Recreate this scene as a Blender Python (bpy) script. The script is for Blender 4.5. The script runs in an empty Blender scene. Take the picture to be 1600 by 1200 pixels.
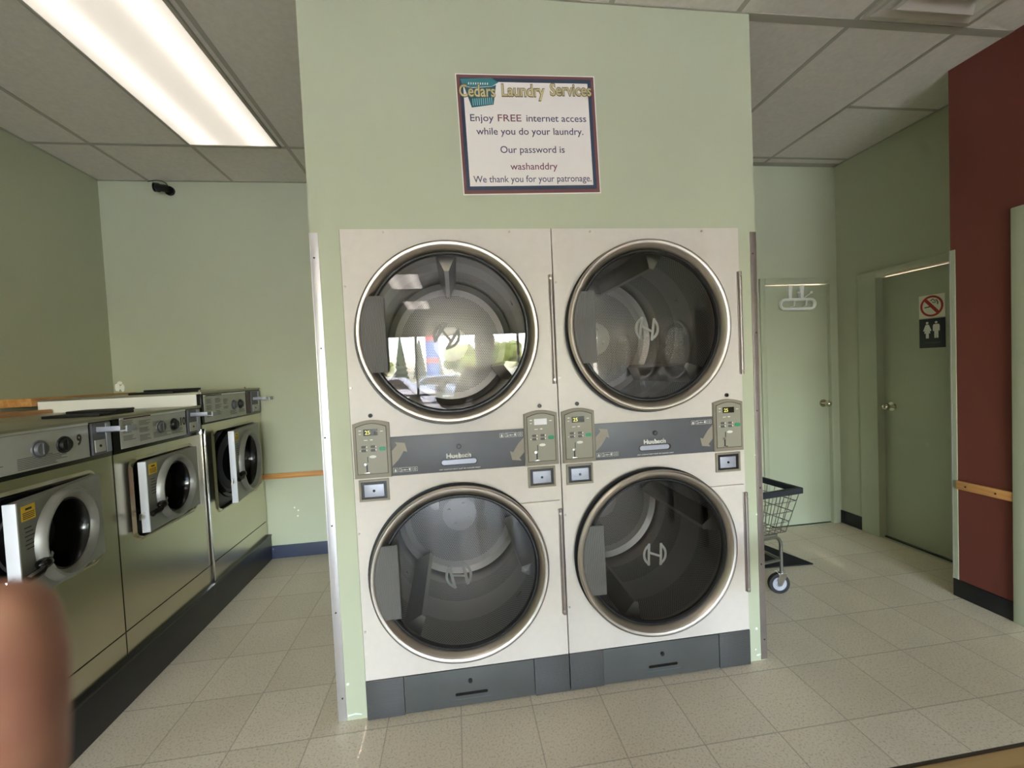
import bpy, bmesh, math, random
from mathutils import Vector, Matrix
PI = math.pi
random.seed(7)
SC = bpy.context.scene
COL = SC.collection

# ------------------------------------------------------------------ camera
cam_d = bpy.data.cameras.new('camera')
cam = bpy.data.objects.new('camera', cam_d)
COL.objects.link(cam)
_p, _y, _r = -0.0332, 0.1314, -0.0462
_f = Vector((math.sin(_y)*math.cos(_p), math.cos(_y)*math.cos(_p), math.sin(_p)))
_rt = Vector((math.cos(_y), -math.sin(_y), 0))
_up = _rt.cross(_f)
_r2 = math.cos(_r)*_rt + math.sin(_r)*_up
_u2 = -math.sin(_r)*_rt + math.cos(_r)*_up
M = Matrix((_r2, _u2, -_f)).transposed().to_4x4()
M.translation = Vector((0.430, -1.8138, 1.4305))
cam.matrix_world = M
cam_d.sensor_width = 36
cam_d.lens = 15.105
cam_d.clip_start = 0.01
cam_d.dof.use_dof = True
cam_d.dof.focus_distance = 2.1
cam_d.dof.aperture_fstop = 7.0
SC.camera = cam

# ------------------------------------------------------------------ world, sun, exposure
W = bpy.data.worlds.new('sky')
SC.world = W
W.use_nodes = True
nt = W.node_tree
bg = nt.nodes['Background']
sky = nt.nodes.new('ShaderNodeTexSky')
sky.sky_type = 'NISHITA'
sky.sun_disc = False
sky.sun_elevation = math.radians(48)
sky.sun_rotation = math.radians(20)
sky.air_density = 1.0
sky.dust_density = 2.0
tint = nt.nodes.new('ShaderNodeMix'); tint.data_type = 'RGBA'; tint.blend_type = 'MULTIPLY'
tint.inputs[0].default_value = 1.0; tint.inputs[7].default_value = (1.10, .95, .88, 1)
nt.links.new(sky.outputs[0], tint.inputs[6]); nt.links.new(tint.outputs[2], bg.inputs[0])
bg.inputs[1].default_value = 7.2
sun_d = bpy.data.lights.new('sun', 'SUN')
sun_d.energy = 105.0
sun_d.angle = math.radians(0.6)
sun = bpy.data.objects.new('sun', sun_d)
sun.rotation_euler = (math.radians(38), 0, math.radians(-25))
sun.location = (0, 4, 12)
COL.objects.link(sun)
SC.view_settings.view_transform = 'Standard'
SC.view_settings.look = 'None'
SC.view_settings.gamma = 1
SC.view_settings.use_curve_mapping = False
SC.view_settings.exposure = 0.95
SC.cycles.use_denoising = True
SC.cycles.max_bounces = 8
SC.cycles.transparent_max_bounces = 16
SC.cycles.sample_clamp_indirect = 8
LAMP = 0.72          # emission of the tubes above the washers, dimmed so the diffuser does not clip
LAMP2 = 7.5        # emission of the tubes in the rest of the shop

YF = -9.5           # street front
ZC = 2.99
# daylight portal at the shop window
pd = bpy.data.lights.new('window_daylight', 'AREA')
pd.shape = 'RECTANGLE'; pd.size = 4.85; pd.size_y = 2.33
pd.cycles.is_portal = True
po = bpy.data.objects.new('window_daylight', pd)
po.location = (0.725, YF+0.02, 1.285)
po.rotation_euler = (math.radians(90), 0, 0)
COL.objects.link(po)

# ------------------------------------------------------------------ materials
def srgb(r, g, b):
    f = lambda c: (c/255/12.92 if c/255 <= .04045 else ((c/255+.055)/1.055)**2.4)
    return (f(r), f(g), f(b), 1)

class NB:
    """small node helper"""
    def __init__(s, name):
        s.m = bpy.data.materials.new(name); s.m.use_nodes = True
        s.t = s.m.node_tree; s.n = s.t.nodes; s.b = s.n['Principled BSDF']; s.out = s.n['Material Output']
    def new(s, t, **k):
        n = s.n.new(t)
        for a, v in k.items(): setattr(n, a, v)
        return n
    def link(s, a, b): s.t.links.new(a, b)
    def math(s, op, a, b=None, c=None):
        n = s.n.new('ShaderNodeMath'); n.operation = op
        for i, v in enumerate((a, b, c)):
            if v is None: continue
            if hasattr(v, 'is_linked'): s.link(v, n.inputs[i])
            else: n.inputs[i].default_value = v
        return n.outputs[0]
    def mix(s, f, a, b):
        n = s.n.new('ShaderNodeMix'); n.data_type = 'RGBA'
        for i, v in ((0, f), (6, a), (7, b)):
            if hasattr(v, 'is_linked'): s.link(v, n.inputs[i])
            else: n.inputs[i].default_value = v
        return n.outputs[2]
    def noise(s, scale, detail=3, co='Object', rough=.5):
        tc = s.n.new('ShaderNodeTexCoord'); nz = s.n.new('ShaderNodeTexNoise')
        nz.inputs['Scale'].default_value = scale; nz.inputs['Detail'].default_value = detail
        nz.inputs['Roughness'].default_value = rough
        s.link(tc.outputs[co], nz.inputs['Vector'])
        return nz.outputs['Fac']
    def ramp(s, f, p0, p1, c0=(0, 0, 0, 1), c1=(1, 1, 1, 1)):
        r = s.n.new('ShaderNodeValToRGB')
        r.color_ramp.elements[0].position = p0; r.color_ramp.elements[1].position = p1
        r.color_ramp.elements[0].color = c0; r.color_ramp.elements[1].color = c1
        s.link(f, r.inputs[0]); return r.outputs[0]
    def bump(s, h, strength=.2, dist=.01):
        b = s.n.new('ShaderNodeBump'); b.inputs['Strength'].default_value = strength
        b.inputs['Distance'].default_value = dist
        s.link(h, b.inputs['Height']); s.link(b.outputs[0], s.b.inputs['Normal'])

def mat(name, c, rough=.5, metal=0, var=.08, scale=6, bump=0, bscale=200, spec=None, coat=0):
    n = NB(name)
    f = n.noise(scale)
    lo = tuple(x*(1-var) for x in c[:3])+(1,); hi = tuple(min(1, x*(1+var)) for x in c[:3])+(1,)
    n.link(n.mix(n.ramp(f, .3, .7), lo, hi), n.b.inputs['Base Color'])
    n.b.inputs['Roughness'].default_value = rough
    n.b.inputs['Metallic'].default_value = metal
    if spec is not None: n.b.inputs['Specular IOR Level'].default_value = spec
    if coat: n.b.inputs['Coat Weight'].default_value = coat
    if bump: n.bump(n.noise(bscale, 4), bump, .002)
    return n.m

def emit(name, c, s):
    n = NB(name); n.b.inputs['Base Color'].default_value = c
    n.b.inputs['Emission Color'].default_value = c; n.b.inputs['Emission Strength'].default_value = s
    return n.m

MT = {}
MT['wall'] = mat('green_wall_paint', srgb(178, 182, 154), .55, var=.03, scale=1.3, bump=.12, bscale=160)
MT['red'] = mat('red_wall_paint', srgb(112, 56, 46), .6, var=.05, scale=2, bump=.12, bscale=160)
MT['trim'] = mat('green_trim_paint', srgb(172, 177, 150), .4, var=.04, scale=2)
MT['tile'] = mat('ceiling_tile', srgb(218, 212, 202), .9, var=.05, scale=40, bump=.3, bscale=130)
MT['tbar'] = mat('ceiling_bar', srgb(168, 163, 150), .5, var=.03)  # darker than the tiles: shadow lines of the tile recess put into the colour
MT['white'] = mat('white_enamel', srgb(208, 199, 188), .38, var=.02, scale=30, bump=.08, bscale=350)
MT['seam'] = mat('dark_seam', srgb(60, 52, 44), .8)
MT['steel'] = mat('door_ring_steel', srgb(186, 178, 168), .36, 1, var=.05, scale=14)
MT['chrome'] = mat('chrome', srgb(225, 225, 225), .12, 1, var=.02)
MT['slide'] = mat('coin_slide_plate', srgb(168, 171, 182), .5, .6, var=.04, scale=60)
MT['black'] = mat('black_rubber', srgb(16, 15, 15), .4, var=.1)
MT['gloss_black'] = mat('glossy_black', srgb(12, 12, 13), .15, var=.1)
MT['handle'] = None
MT['charcoal'] = mat('charcoal_panel', srgb(88, 89, 92), .42, var=.04, scale=20, bump=.1, bscale=400)
MT['kick'] = mat('kick_panel', srgb(74, 75, 72), .5, var=.06, scale=10, bump=.1, bscale=300)
MT['taupe'] = mat('taupe_plastic', srgb(134, 126, 108), .5, var=.04)
MT['taupe_face'] = mat('taupe_keypad', srgb(146, 141, 124), .45, var=.03)
MT['arrow'] = mat('arrow_print', srgb(148, 140, 124), .5)
MT['print'] = mat('white_print', srgb(225, 222, 214), .5)
MT['dark_print'] = mat('dark_print', srgb(48, 46, 42), .6)
MT['grey_print'] = mat('grey_print', srgb(88, 86, 82), .6)
MT['green_key'] = mat('green_key', srgb(40, 140, 96), .4)
MT['emblem'] = mat('emblem_print', srgb(128, 126, 118), .5)
MT['emblem_dark'] = mat('emblem_print_grey', srgb(98, 97, 92), .5)
MT['lcd'] = mat('display_window', srgb(38, 36, 20), .2)
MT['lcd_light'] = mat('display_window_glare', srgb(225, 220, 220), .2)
MT['digit'] = emit('display_digit', srgb(205, 205, 110), .6)
MT['wsteel'] = mat('washer_steel', srgb(206, 200, 182), .24, 1, var=.03, scale=3, bump=.03, bscale=40)
MT['wdoor'] = mat('washer_door_grey', srgb(140, 139, 134), .4, .55, var=.04, scale=20)
MT['wedge'] = mat('washer_door_edge', srgb(208, 210, 216), .5, .1, var=.02)
MT['plate'] = mat('washer_control_plate', srgb(176, 176, 170), .4, .25, var=.05, scale=12)
MT['wtop'] = mat('washer_top', srgb(160, 156, 138), .35, .7, var=.05)
MT['wwhite'] = mat('washer_side_white', srgb(240, 238, 228), .4, var=.02)
MT['yellow'] = mat('yellow_label', srgb(226, 186, 40), .5)
MT['maroon_plate'] = mat('maroon_plate', srgb(70, 22, 20), .35)
MT['plinth'] = mat('black_cove_base', srgb(22, 23, 26), .3, var=.15, scale=8)
MT['navy'] = mat('navy_cove_base', srgb(58, 64, 82), .45, var=.08)
MT['guard'] = mat('corner_guard_steel', srgb(214, 212, 214), .38, .85, var=.05, scale=10)
MT['guard_dull'] = mat('corner_guard_dull', srgb(150, 140, 134), .4, .7, var=.1, scale=10)
MT['alu'] = mat('vent_aluminium', srgb(200, 194, 182), .4, .3, var=.04)
MT['brass'] = mat('brushed_nickel', srgb(205, 200, 180), .2, 1)
MT['plastic_white'] = mat('white_plastic', srgb(228, 230, 222), .4)
MT['wire'] = mat('cart_wire', srgb(150, 148, 140), .3, .9)
MT['tyre'] = mat('caster_tyre', srgb(40, 38, 36), .7)
MT['hub'] = mat('caster_hub', srgb(170, 170, 176), .4)
MT['bumper'] = mat('cart_bumper', srgb(38, 42, 48), .5)
MT['mat'] = mat('black_floor_mat', srgb(24, 24, 25), .95, bump=.4, bscale=300)
MT['paper'] = mat('poster_paper', srgb(232, 224, 216), .35, var=.02)
MT['p_navy'] = mat('poster_navy', srgb(48, 62, 84), .35)
MT['p_maroon'] = mat('poster_maroon', srgb(110, 68, 66), .35)
MT['p_text'] = mat('poster_text', srgb(66, 66, 98), .5)
MT['p_red'] = mat('poster_red_text', srgb(120, 62, 84), .5)
MT['p_gold'] = mat('poster_gold', srgb(206, 190, 140), .5)
MT['p_olive'] = mat('poster_olive', srgb(112, 100, 66), .5)
MT['p_teal'] = mat('poster_teal', srgb(52, 118, 124), .45)
MT['p_teal_d'] = mat('poster_teal_dark', srgb(36, 84, 94), .45)
MT['p_teal_l'] = mat('poster_teal_light', srgb(120, 178, 182), .45)
MT['sign_red'] = mat('sign_red', srgb(170, 34, 28), .4)
MT['sign_dark'] = mat('sign_dark_blue', srgb(18, 18, 34), .3)
MT['sign_white'] = mat('sign_white', srgb(232, 226, 204), .4)
MT['plaster'] = mat('bare_plaster', srgb(238, 238, 230), .8)
MT['rust'] = mat('tan_paint', srgb(190, 180, 160), .6)
MT['leaf'] = mat('tree_leaves', srgb(112, 128, 62), .8, var=.4, scale=4)
MT['conifer'] = mat('conifer_needles', srgb(62, 78, 58), .8, var=.4, scale=4)
MT['bark'] = mat('bark', srgb(80, 62, 46), .9)
MT['asphalt'] = mat('asphalt', srgb(104, 102, 100), .9, var=.1, scale=1)
MT['pylon'] = mat('pylon_blue', srgb(46, 96, 170), .4)
MT['pylon_red'] = mat('pylon_red', srgb(190, 50, 50), .4)
MT['car_a'] = mat('car_silver_blue', srgb(170, 190, 210), .25, .4)
MT['car_b'] = mat('car_white', srgb(230, 232, 235), .25)
MT['car_glass'] = mat('car_glass', srgb(30, 36, 44), .1)
MT['frame_dark'] = mat('window_mullion', srgb(70, 66, 60), .5)
MT['sleeve'] = mat('grey_sleeve', srgb(70, 74, 84), .9, bump=.3, bscale=400)

# wood: stretched noise
def wood(name, c0, c1, axis=0):
    n = NB(name); tc = n.new('ShaderNodeTexCoord'); mp = n.new('ShaderNodeMapping')
    sc = [28, 28, 28]; sc[axis] = 2.2; mp.inputs['Scale'].default_value = sc
    nz = n.new('ShaderNodeTexNoise'); nz.inputs['Scale'].default_value = 1.6; nz.inputs['Detail'].default_value = 5
    n.link(tc.outputs['Object'], mp.inputs[0]); n.link(mp.outputs[0], nz.inputs['Vector'])
    n.link(n.mix(n.ramp(nz.outputs['Fac'], .35, .65), c0, c1), n.b.inputs['Base Color'])
    n.b.inputs['Roughness'].default_value = .35
    return n.m
MT['wood'] = wood('orange_wood', srgb(176, 122, 66), srgb(206, 154, 92), 1)
MT['railwood'] = wood('rail_wood', srgb(186, 130, 72), srgb(214, 160, 98), 0)
MT['railwood_y'] = wood('rail_wood_side', srgb(186, 130, 72), srgb(214, 160, 98), 1)
MT['tablewood'] = wood('table_laminate', srgb(150, 122, 84), srgb(196, 168, 122), 0)

# floor: speckled vinyl tile with thin dark joints
def floor_mat():
    n = NB('speckled_floor_tile'); tc = n.new('ShaderNodeTexCoord')
    sp = n.new('ShaderNodeSeparateXYZ'); n.link(tc.outputs['Object'], sp.inputs[0])
    def cell(o, off, pitch):
        v = n.math('DIVIDE', n.math('SUBTRACT', sp.outputs[o], off), pitch)
        fl = n.math('FLOOR', v); fr = n.math('FRACT', v)
        d = n.math('MINIMUM', fr, n.math('SUBTRACT', 1.0, fr))
        return fl, n.math('MULTIPLY', d, pitch)
    ix, dx = cell(0, 1.586, .3); iy, dy = cell(1, -.05, .307)
    d = n.math('MINIMUM', dx, dy)
    joint = n.ramp(d, .0008, .0026, (1, 1, 1, 1), (0, 0, 0, 1))
    cmb = n.new('ShaderNodeCombineXYZ'); n.link(ix, cmb.inputs[0]); n.link(iy, cmb.inputs[1])
    wn = n.new('ShaderNodeTexWhiteNoise'); n.link(cmb.outputs[0], wn.inputs['Vector'])
    base = n.mix(wn.outputs['Value'], srgb(219, 206, 182), srgb(230, 217, 195))
    big = n.noise(1.4, 4)
    base = n.mix(n.math('MULTIPLY', n.ramp(big, .45, .75), .35), base, srgb(182, 166, 142))
    s1 = n.noise(120, 3, rough=.7)
    base = n.mix(n.math('MULTIPLY', n.ramp(s1, .52, .66), .55), base, srgb(140, 127, 108))
    s2 = n.noise(95, 2, rough=.6)
    base = n.mix(n.math('MULTIPLY', n.ramp(s2, .6, .72), .5), base, srgb(216, 206, 188))
    base = n.mix(n.math('MULTIPLY', joint, .5), base, srgb(92, 80, 66))
    n.link(base, n.b.inputs['Base Color'])
    n.link(n.ramp(n.noise(9, 3), .3, .7, (.28, .28, .28, 1), (.48, .48, .48, 1)), n.b.inputs['Roughness'])
    n.b.inputs['Specular IOR Level'].default_value = .4
    n.bump(n.math('SUBTRACT', 1.0, joint), .15, .001)
    return n.m
MT['floor'] = floor_mat()

# ribbed charcoal plastic for the door pulls and kick plate ends
def ribbed(name, c, axis, pitch):
    n = NB(name); tc = n.new('ShaderNodeTexCoord'); sp = n.new('ShaderNodeSeparateXYZ')
    n.link(tc.outputs['Object'], sp.inputs[0])
    w = n.math('SINE', n.math('MULTIPLY', sp.outputs[axis], 2*PI/pitch))
    n.b.inputs['Base Color'].default_value = c; n.b.inputs['Roughness'].default_value = .5
    n.bump(w, .5, .001)
    return n.m
MT['handle'] = ribbed('ribbed_pull', srgb(98, 96, 92), 0, .004)
MT['kick_rib'] = ribbed('ribbed_kick_end', srgb(66, 64, 62), 2, .006)

# perforated drum steel (UV in metres)
def perf(name, polar):
    n = NB(name); uv = n.new('ShaderNodeUVMap'); sp = n.new('ShaderNodeSeparateXYZ')
    n.link(uv.outputs[0], sp.inputs[0]); u, v = sp.outputs[0], sp.outputs[1]
    P = .0105; H = P*.866
    row = n.math('FLOOR', n.math('DIVIDE', v, H))
    off = n.math('MULTIPLY', n.math('MODULO', row, 2.0), .5)
    fu = n.math('SUBTRACT', n.math('FRACT', n.math('ADD', n.math('DIVIDE', u, P), off)), .5)
    fv = n.math('MULTIPLY', n.math('SUBTRACT', n.math('FRACT', n.math('DIVIDE', v, H)), .5), .866)
    d = n.math('SQRT', n.math('ADD', n.math('MULTIPLY', fu, fu), n.math('MULTIPLY', fv, fv)))
    hole = n.ramp(d, .25, .31, (1, 1, 1, 1), (0, 0, 0, 1))
    if polar:      # back plate: solid hub and rim
        r = n.math('SQRT', n.math('ADD', n.math('MULTIPLY', u, u), n.math('MULTIPLY', v, v)))
        band = n.math('MULTIPLY', n.math('GREATER_THAN', r, .10), n.math('LESS_THAN', r, .285))
    else:          # drum wall: two perforated belts
        a = n.math('MULTIPLY', n.math('GREATER_THAN', v, .06), n.math('LESS_THAN', v, .24))
        b = n.math('MULTIPLY', n.math('GREATER_THAN', v, .42), n.math('LESS_THAN', v, .60))
        band = n.math('ADD', a, b)
    hole = n.math('MULTIPLY', hole, band)
    n.link(n.mix(hole, srgb(182, 178, 172), srgb(10, 9, 8)), n.b.inputs['Base Color'])
    n.link(n.math('SUBTRACT', 1.0, hole), n.b.inputs['Metallic'])
    n.link(n.math('ADD', n.math('MULTIPLY', n.noise(7, 3), .2), .22), n.b.inputs['Roughness'])
    return n.m
MT['drum_wall'] = perf('perforated_drum_wall', False)
MT['drum_back'] = perf('perforated_drum_back', True)
MT['drum_plain'] = mat('drum_steel', srgb(186, 182, 176), .28, 1, var=.05)

def glass(name, tint, boost):
    n = NB(name); n.n.remove(n.b)
    tr = n.new('ShaderNodeBsdfTransparent'); tr.inputs[0].default_value = tint
    gl = n.new('ShaderNodeBsdfGlossy'); gl.inputs['Roughness'].default_value = 0.0
    gl.inputs[0].default_value = (1, 1, 1, 1)
    fr = n.new('ShaderNodeFresnel'); fr.inputs[0].default_value = 1.5
    mx = n.new('ShaderNodeMixShader')
    f = n.math('MULTIPLY', fr.outputs[0], boost); f = n.math('MINIMUM', f, 1.0)
    n.link(f, mx.inputs[0]); n.link(tr.outputs[0], mx.inputs[1]); n.link(gl.outputs[0], mx.inputs[2])
    n.link(mx.outputs[0], n.out.inputs[0])
    return n.m
MT['glass'] = glass('door_glass', (.56, .55, .54, 1), 0.8)
MT['pane'] = glass('window_glass', (.96, .97, .97, 1), 1.0)

# fluorescent diffuser: brighter along the two tubes behind it
def diffuser(name, LAMP):
    n = NB(name); tc = n.new('ShaderNodeTexCoord'); sp = n.new('ShaderNodeSeparateXYZ')
    n.link(tc.outputs['Object'], sp.inputs[0])
    ax = n.math('SUBTRACT', n.math('ABSOLUTE', sp.outputs[0]), .16)
    g = n.math('POWER', 2.718, n.math('MULTIPLY', n.math('MULTIPLY', ax, ax), -260.0))
    st = n.math('MULTIPLY', n.math('ADD', n.math('MULTIPLY', g, .55), .45), LAMP)
    n.b.inputs['Base Color'].default_value = srgb(235, 230, 225)
    n.b.inputs['Emission Color'].default_value = (1.0, .89, .78, 1)
    n.link(st, n.b.inputs['Emission Strength'])
    return n.m
MT['diffuser'] = diffuser('light_diffuser', LAMP)
MT['diffuser_bright'] = diffuser('light_diffuser_bright', LAMP2)

def skin():
    n = NB('skin')
    f = n.noise(60, 4)
    n.link(n.mix(n.ramp(f, .35, .7), srgb(176, 132, 106), srgb(158, 108, 88)), n.b.inputs['Base Color'])
    n.b.inputs['Roughness'].default_value = .5
    n.b.inputs['Subsurface Weight'].default_value = .25
    n.b.inputs['Subsurface Radius'].default_value = (.006, .002, .001)
    n.b.inputs['Subsurface Scale'].default_value = .5
    n.bump(n.noise(900, 3), .15, .0005)
    return n.m
MT['skin'] = skin()
MT['trousers'] = mat('dark_trousers', srgb(44, 48, 60), .9)
MT['nail'] = mat('finger_nail', srgb(222, 172, 152), .3)

# ------------------------------------------------------------------ mesh helpers
class MB:
    def __init__(s):
        s.bm = bmesh.new(); s.uv = s.bm.loops.layers.uv.new('UVMap')
    def box(s, a, b, bev=0):
        bm2 = bmesh.new()
        bmesh.ops.create_cube(bm2, size=1)
        c = [(a[i]+b[i])/2 for i in range(3)]; d = [abs(b[i]-a[i]) for i in range(3)]
        for v in bm2.verts: v.co = Vector([c[i]+v.co[i]*d[i] for i in range(3)])
        if bev: bmesh.ops.bevel(bm2, geom=bm2.edges[:], offset=bev, segments=2, affect='EDGES', profile=.6)
        s.merge(bm2); return s
    def merge(s, bm2, mtx=None):
        if mtx is not None: bmesh.ops.transform(bm2, matrix=mtx, verts=bm2.verts[:])
        me = bpy.data.meshes.new('tmp'); bm2.to_mesh(me); bm2.free()
        s.bm.from_mesh(me); bpy.data.meshes.remove(me)
    def prism(s, pts, axis, d0, d1, bev=0):
        """polygon pts in the two remaining axes, extruded along axis from d0 to d1"""
        bm2 = bmesh.new()
        def P(p, d):
            q = list(p); q.insert(axis, d); return q
        n = len(pts)
        A = [bm2.verts.new(P(p, d0)) for p in pts]; B = [bm2.verts.new(P(p, d1)) for p in pts]
        bm2.faces.new(A); bm2.faces.new(B[::-1])
        for i in range(n): bm2.faces.new((A[i], B[i], B[(i+1) % n], A[(i+1) % n]))
        bmesh.ops.recalc_face_normals(bm2, faces=bm2.faces[:])
        if bev:
            ed = [e for e in bm2.edges if abs(e.verts[0].co[axis]-d0) < 1e-6 and abs(e.verts[1].co[axis]-d0) < 1e-6]
            bmesh.ops.bevel(bm2, geom=ed, offset=bev, segments=2, affect='EDGES')
        s.merge(bm2); return s
    def lathe(s, prof, c=(0, 0, 0), axis=1, seg=64, a0=0, a1=2*PI, closed=False):
        """profile of (radius, offset along axis)"""
        full = abs(a1-a0-2*PI) < 1e-6
        k = seg if full else seg+1
        rings = []
        L = [0]
        for i in range(1, len(prof)): L.append(L[-1]+math.dist(prof[i], prof[i-1]))
        for r, h in prof:
            ring = []
            for i in range(k):
                a = a0+(a1-a0)*i/seg
                p = [0, 0, 0]; o = [x for x in range(3) if x != axis]
                p[axis] = h; p[o[0]] = r*math.cos(a); p[o[1]] = r*math.sin(a)
                ring.append(s.bm.verts.new([p[j]+c[j] for j in range(3)]))
            rings.append(ring)
        R = max(p[0] for p in prof)
        idx = list(range(len(prof)-1))+([len(prof)-1] if closed else [])
        fs = []
        for j in idx:
            A = rings[j]; B = rings[(j+1) % len(prof)]
            for i in range(seg):
                i2 = (i+1) % k
                try: f = s.bm.faces.new((A[i], A[i2], B[i2], B[i]))
                except ValueError: continue
                fs.append(f)
                us = [i, i+1, i+1, i]; vs = [L[j], L[j], L[min(j+1, len(L)-1)], L[min(j+1, len(L)-1)]]
                for l, u, v in zip(f.loops, us, vs): l[s.uv].uv = (u*(a1-a0)/seg*R, v)
        return fs
    def disc(s, r, c, axis=1, seg=64, r_in=0):
        o = [x for x in range(3) if x != axis]
        def ring(rr):
            out = []
            for i in range(seg):
                a = 2*PI*i/seg; p = list(c); p[o[0]] += rr*math.cos(a); p[o[1]] += rr*math.sin(a)
                out.append(s.bm.verts.new(p))
            return out
        R = ring(r)
        if r_in:
            Q = ring(r_in); fs = [s.bm.faces.new((R[i], R[(i+1) % seg], Q[(i+1) % seg], Q[i])) for i in range(seg)]
        else: fs = [s.bm.faces.new(R)]
        for f in fs:
            for l in f.loops: l[s.uv].uv = (l.vert.co[o[0]]-c[o[0]], l.vert.co[o[1]]-c[o[1]])
        return s
    def cyl(s, p0, p1, r, seg=16, r1=None):
        r1 = r if r1 is None else r1
        p0 = Vector(p0); p1 = Vector(p1); d = p1-p0; L = d.length
        bm2 = bmesh.new()
        bmesh.ops.create_cone(bm2, cap_ends=True, segments=seg, radius1=r, radius2=r1, depth=L)
        q = Vector((0, 0, 1)).rotation_difference(d.normalized())
        s.merge(bm2, Matrix.Translation((p0+p1)/2) @ q.to_matrix().to_4x4()); return s
    def sphere(s, c, r, seg=16, sc=(1, 1, 1)):
        bm2 = bmesh.new(); bmesh.ops.create_uvsphere(bm2, u_segments=seg, v_segments=max(6, seg//2), radius=r)
        s.merge(bm2, Matrix.Translation(c) @ Matrix.Diagonal((*sc, 1))); return s
    def tube(s, pts, r, seg=8, closed=False):
        pts = [Vector(p) for p in pts]; n = len(pts); rings = []
        up = None
        for i, p in enumerate(pts):
            if closed: t = (pts[(i+1) % n]-pts[i-1])
            else: t = pts[min(i+1, n-1)]-pts[max(i-1, 0)]
            t.normalize()
            if up is None:
                up = t.orthogonal().normalized()
            up = (up-t*up.dot(t)).normalized()
            b = t.cross(up)
            rings.append([s.bm.verts.new(p+r*(math.cos(2*PI*k/seg)*up+math.sin(2*PI*k/seg)*b)) for k in range(seg)])
        for i in range(n if closed else n-1):
            A, B = rings[i], rings[(i+1) % n]
            for k in range(seg): s.bm.faces.new((A[k], A[(k+1) % seg], B[(k+1) % seg], B[k]))
        if not closed:
            s.bm.faces.new(rings[0][::-1]); s.bm.faces.new(rings[-1])
        return s
    def holed(s, rect, holes, axis, d0, d1, seg=64):
        """plate in the plane normal to axis with round holes [(cu, cv, r)] and thickness"""
        for d in (d0, d1):
            bm2 = bmesh.new(); loops = []
            u0, v0, u1, v1 = rect
            loops.append([(u0, v0), (u1, v0), (u1, v1), (u0, v1)])
            for h in holes:
                if len(h) == 3: loops.append([(h[0]+h[2]*math.cos(2*PI*i/seg), h[1]+h[2]*math.sin(2*PI*i/seg)) for i in range(seg)])
                else: loops.append([(h[0], h[1]), (h[2], h[1]), (h[2], h[3]), (h[0], h[3])])
            es = []
            for lp in loops:
                vs = []
                for p in lp:
                    q = list(p); q.insert(axis, d); vs.append(bm2.verts.new(q))
                es += [bm2.edges.new((vs[i], vs[(i+1) % len(vs)])) for i in range(len(vs))]
            bmesh.ops.triangle_fill(bm2, use_beauty=True, edges=es)
            s.merge(bm2)
        for k, lp in enumerate(loops):
            A = []; B = []
            for p in lp:
                q = list(p); q.insert(axis, d0); A.append(s.bm.verts.new(q))
                q = list(p); q.insert(axis, d1); B.append(s.bm.verts.new(q))
            for i in range(len(lp)): s.bm.faces.new((A[i], A[(i+1) % len(lp)], B[(i+1) % len(lp)], B[i]))
        return s
    def build(s, name, m, parent=None, smooth=True, ang=.6, recalc=True):
        bm = s.bm
        bmesh.ops.remove_doubles(bm, verts=bm.verts[:], dist=1e-6)
        if recalc: bmesh.ops.recalc_face_normals(bm, faces=bm.faces[:])
        if smooth:
            for f in bm.faces: f.smooth = True
            for e in bm.edges:
                if len(e.link_faces) == 2 and e.calc_face_angle(0) > ang: e.smooth = False
        me = bpy.data.meshes.new(name); bm.to_mesh(me); bm.free()
        me.materials.append(m)
        o = bpy.data.objects.new(name, me); COL.objects.link(o)
        if parent is not None: o.parent = parent
        return o

def tag(o, label=None, cat=None, group=None, kind=None):
    if label: o['label'] = label
    if cat: o['category'] = cat
    if group: o['group'] = group
    if kind: o['kind'] = kind
    return o
def thing(name, label, cat, loc=(0, 0, 0), rz=0, group=None):
    o = bpy.data.objects.new(name, None); COL.objects.link(o)
    o.empty_display_size = .05
    o.location = loc; o.rotation_euler = (0, 0, rz)
    return tag(o, label, cat, group)
def struct(o): o['kind'] = 'structure'; return o
def kids(o): return [c for c in bpy.data.objects if c.parent == o]
def dup(root, loc=None, rz=None, parent=None):
    r = root.copy(); COL.objects.link(r)
    if parent is not None: r.parent = parent
    if loc is not None: r.location = loc
    if rz is not None: r.rotation_euler = (0, 0, rz)
    for c in KIDS(root): dup(c, parent=r)
    return r
_kid = {}
def KIDS(o): return _kid.get(o.name, [])
def index_kids():
    _kid.clear()
    for o in bpy.data.objects:
        if o.parent: _kid.setdefault(o.parent.name, []).append(o)

def text_bm(strings, depth=.0006, y=0.0):
    """strings: list of (text, x_left, z_base, height, width or None, bold, shear) in the local XZ plane facing -Y"""
    mb = MB()
    for (t, x, z, h, w, bold, shear) in strings:
        cu = bpy.data.curves.new('tmp', 'FONT'); cu.body = t; cu.size = 1; cu.offset = bold; cu.shear = shear
        cu.resolution_u = 3
        ob = bpy.data.objects.new('tmp', cu); COL.objects.link(ob)
        dg = bpy.context.evaluated_depsgraph_get()
        me = bpy.data.meshes.new_from_object(ob.evaluated_get(dg))
        bpy.data.objects.remove(ob); bpy.data.curves.remove(cu)
        if not me.vertices: continue
        xs = [v.co.x for v in me.vertices]; x0, x1 = min(xs), max(xs)
        k = h/.73
        kx = k if w is None else w/(x1-x0)
        for v in me.vertices:
            v.co = ((v.co.x-x0)*kx+x, y, v.co.y*k+z)
        b2 = bmesh.new(); b2.from_mesh(me); bpy.data.meshes.remove(me)
        r = bmesh.ops.extrude_face_region(b2, geom=b2.faces[:])
        bmesh.ops.translate(b2, vec=(0, -depth, 0), verts=[g for g in r['geom'] if isinstance(g, bmesh.types.BMVert)])
        mb.merge(b2)
    return mb

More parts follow.
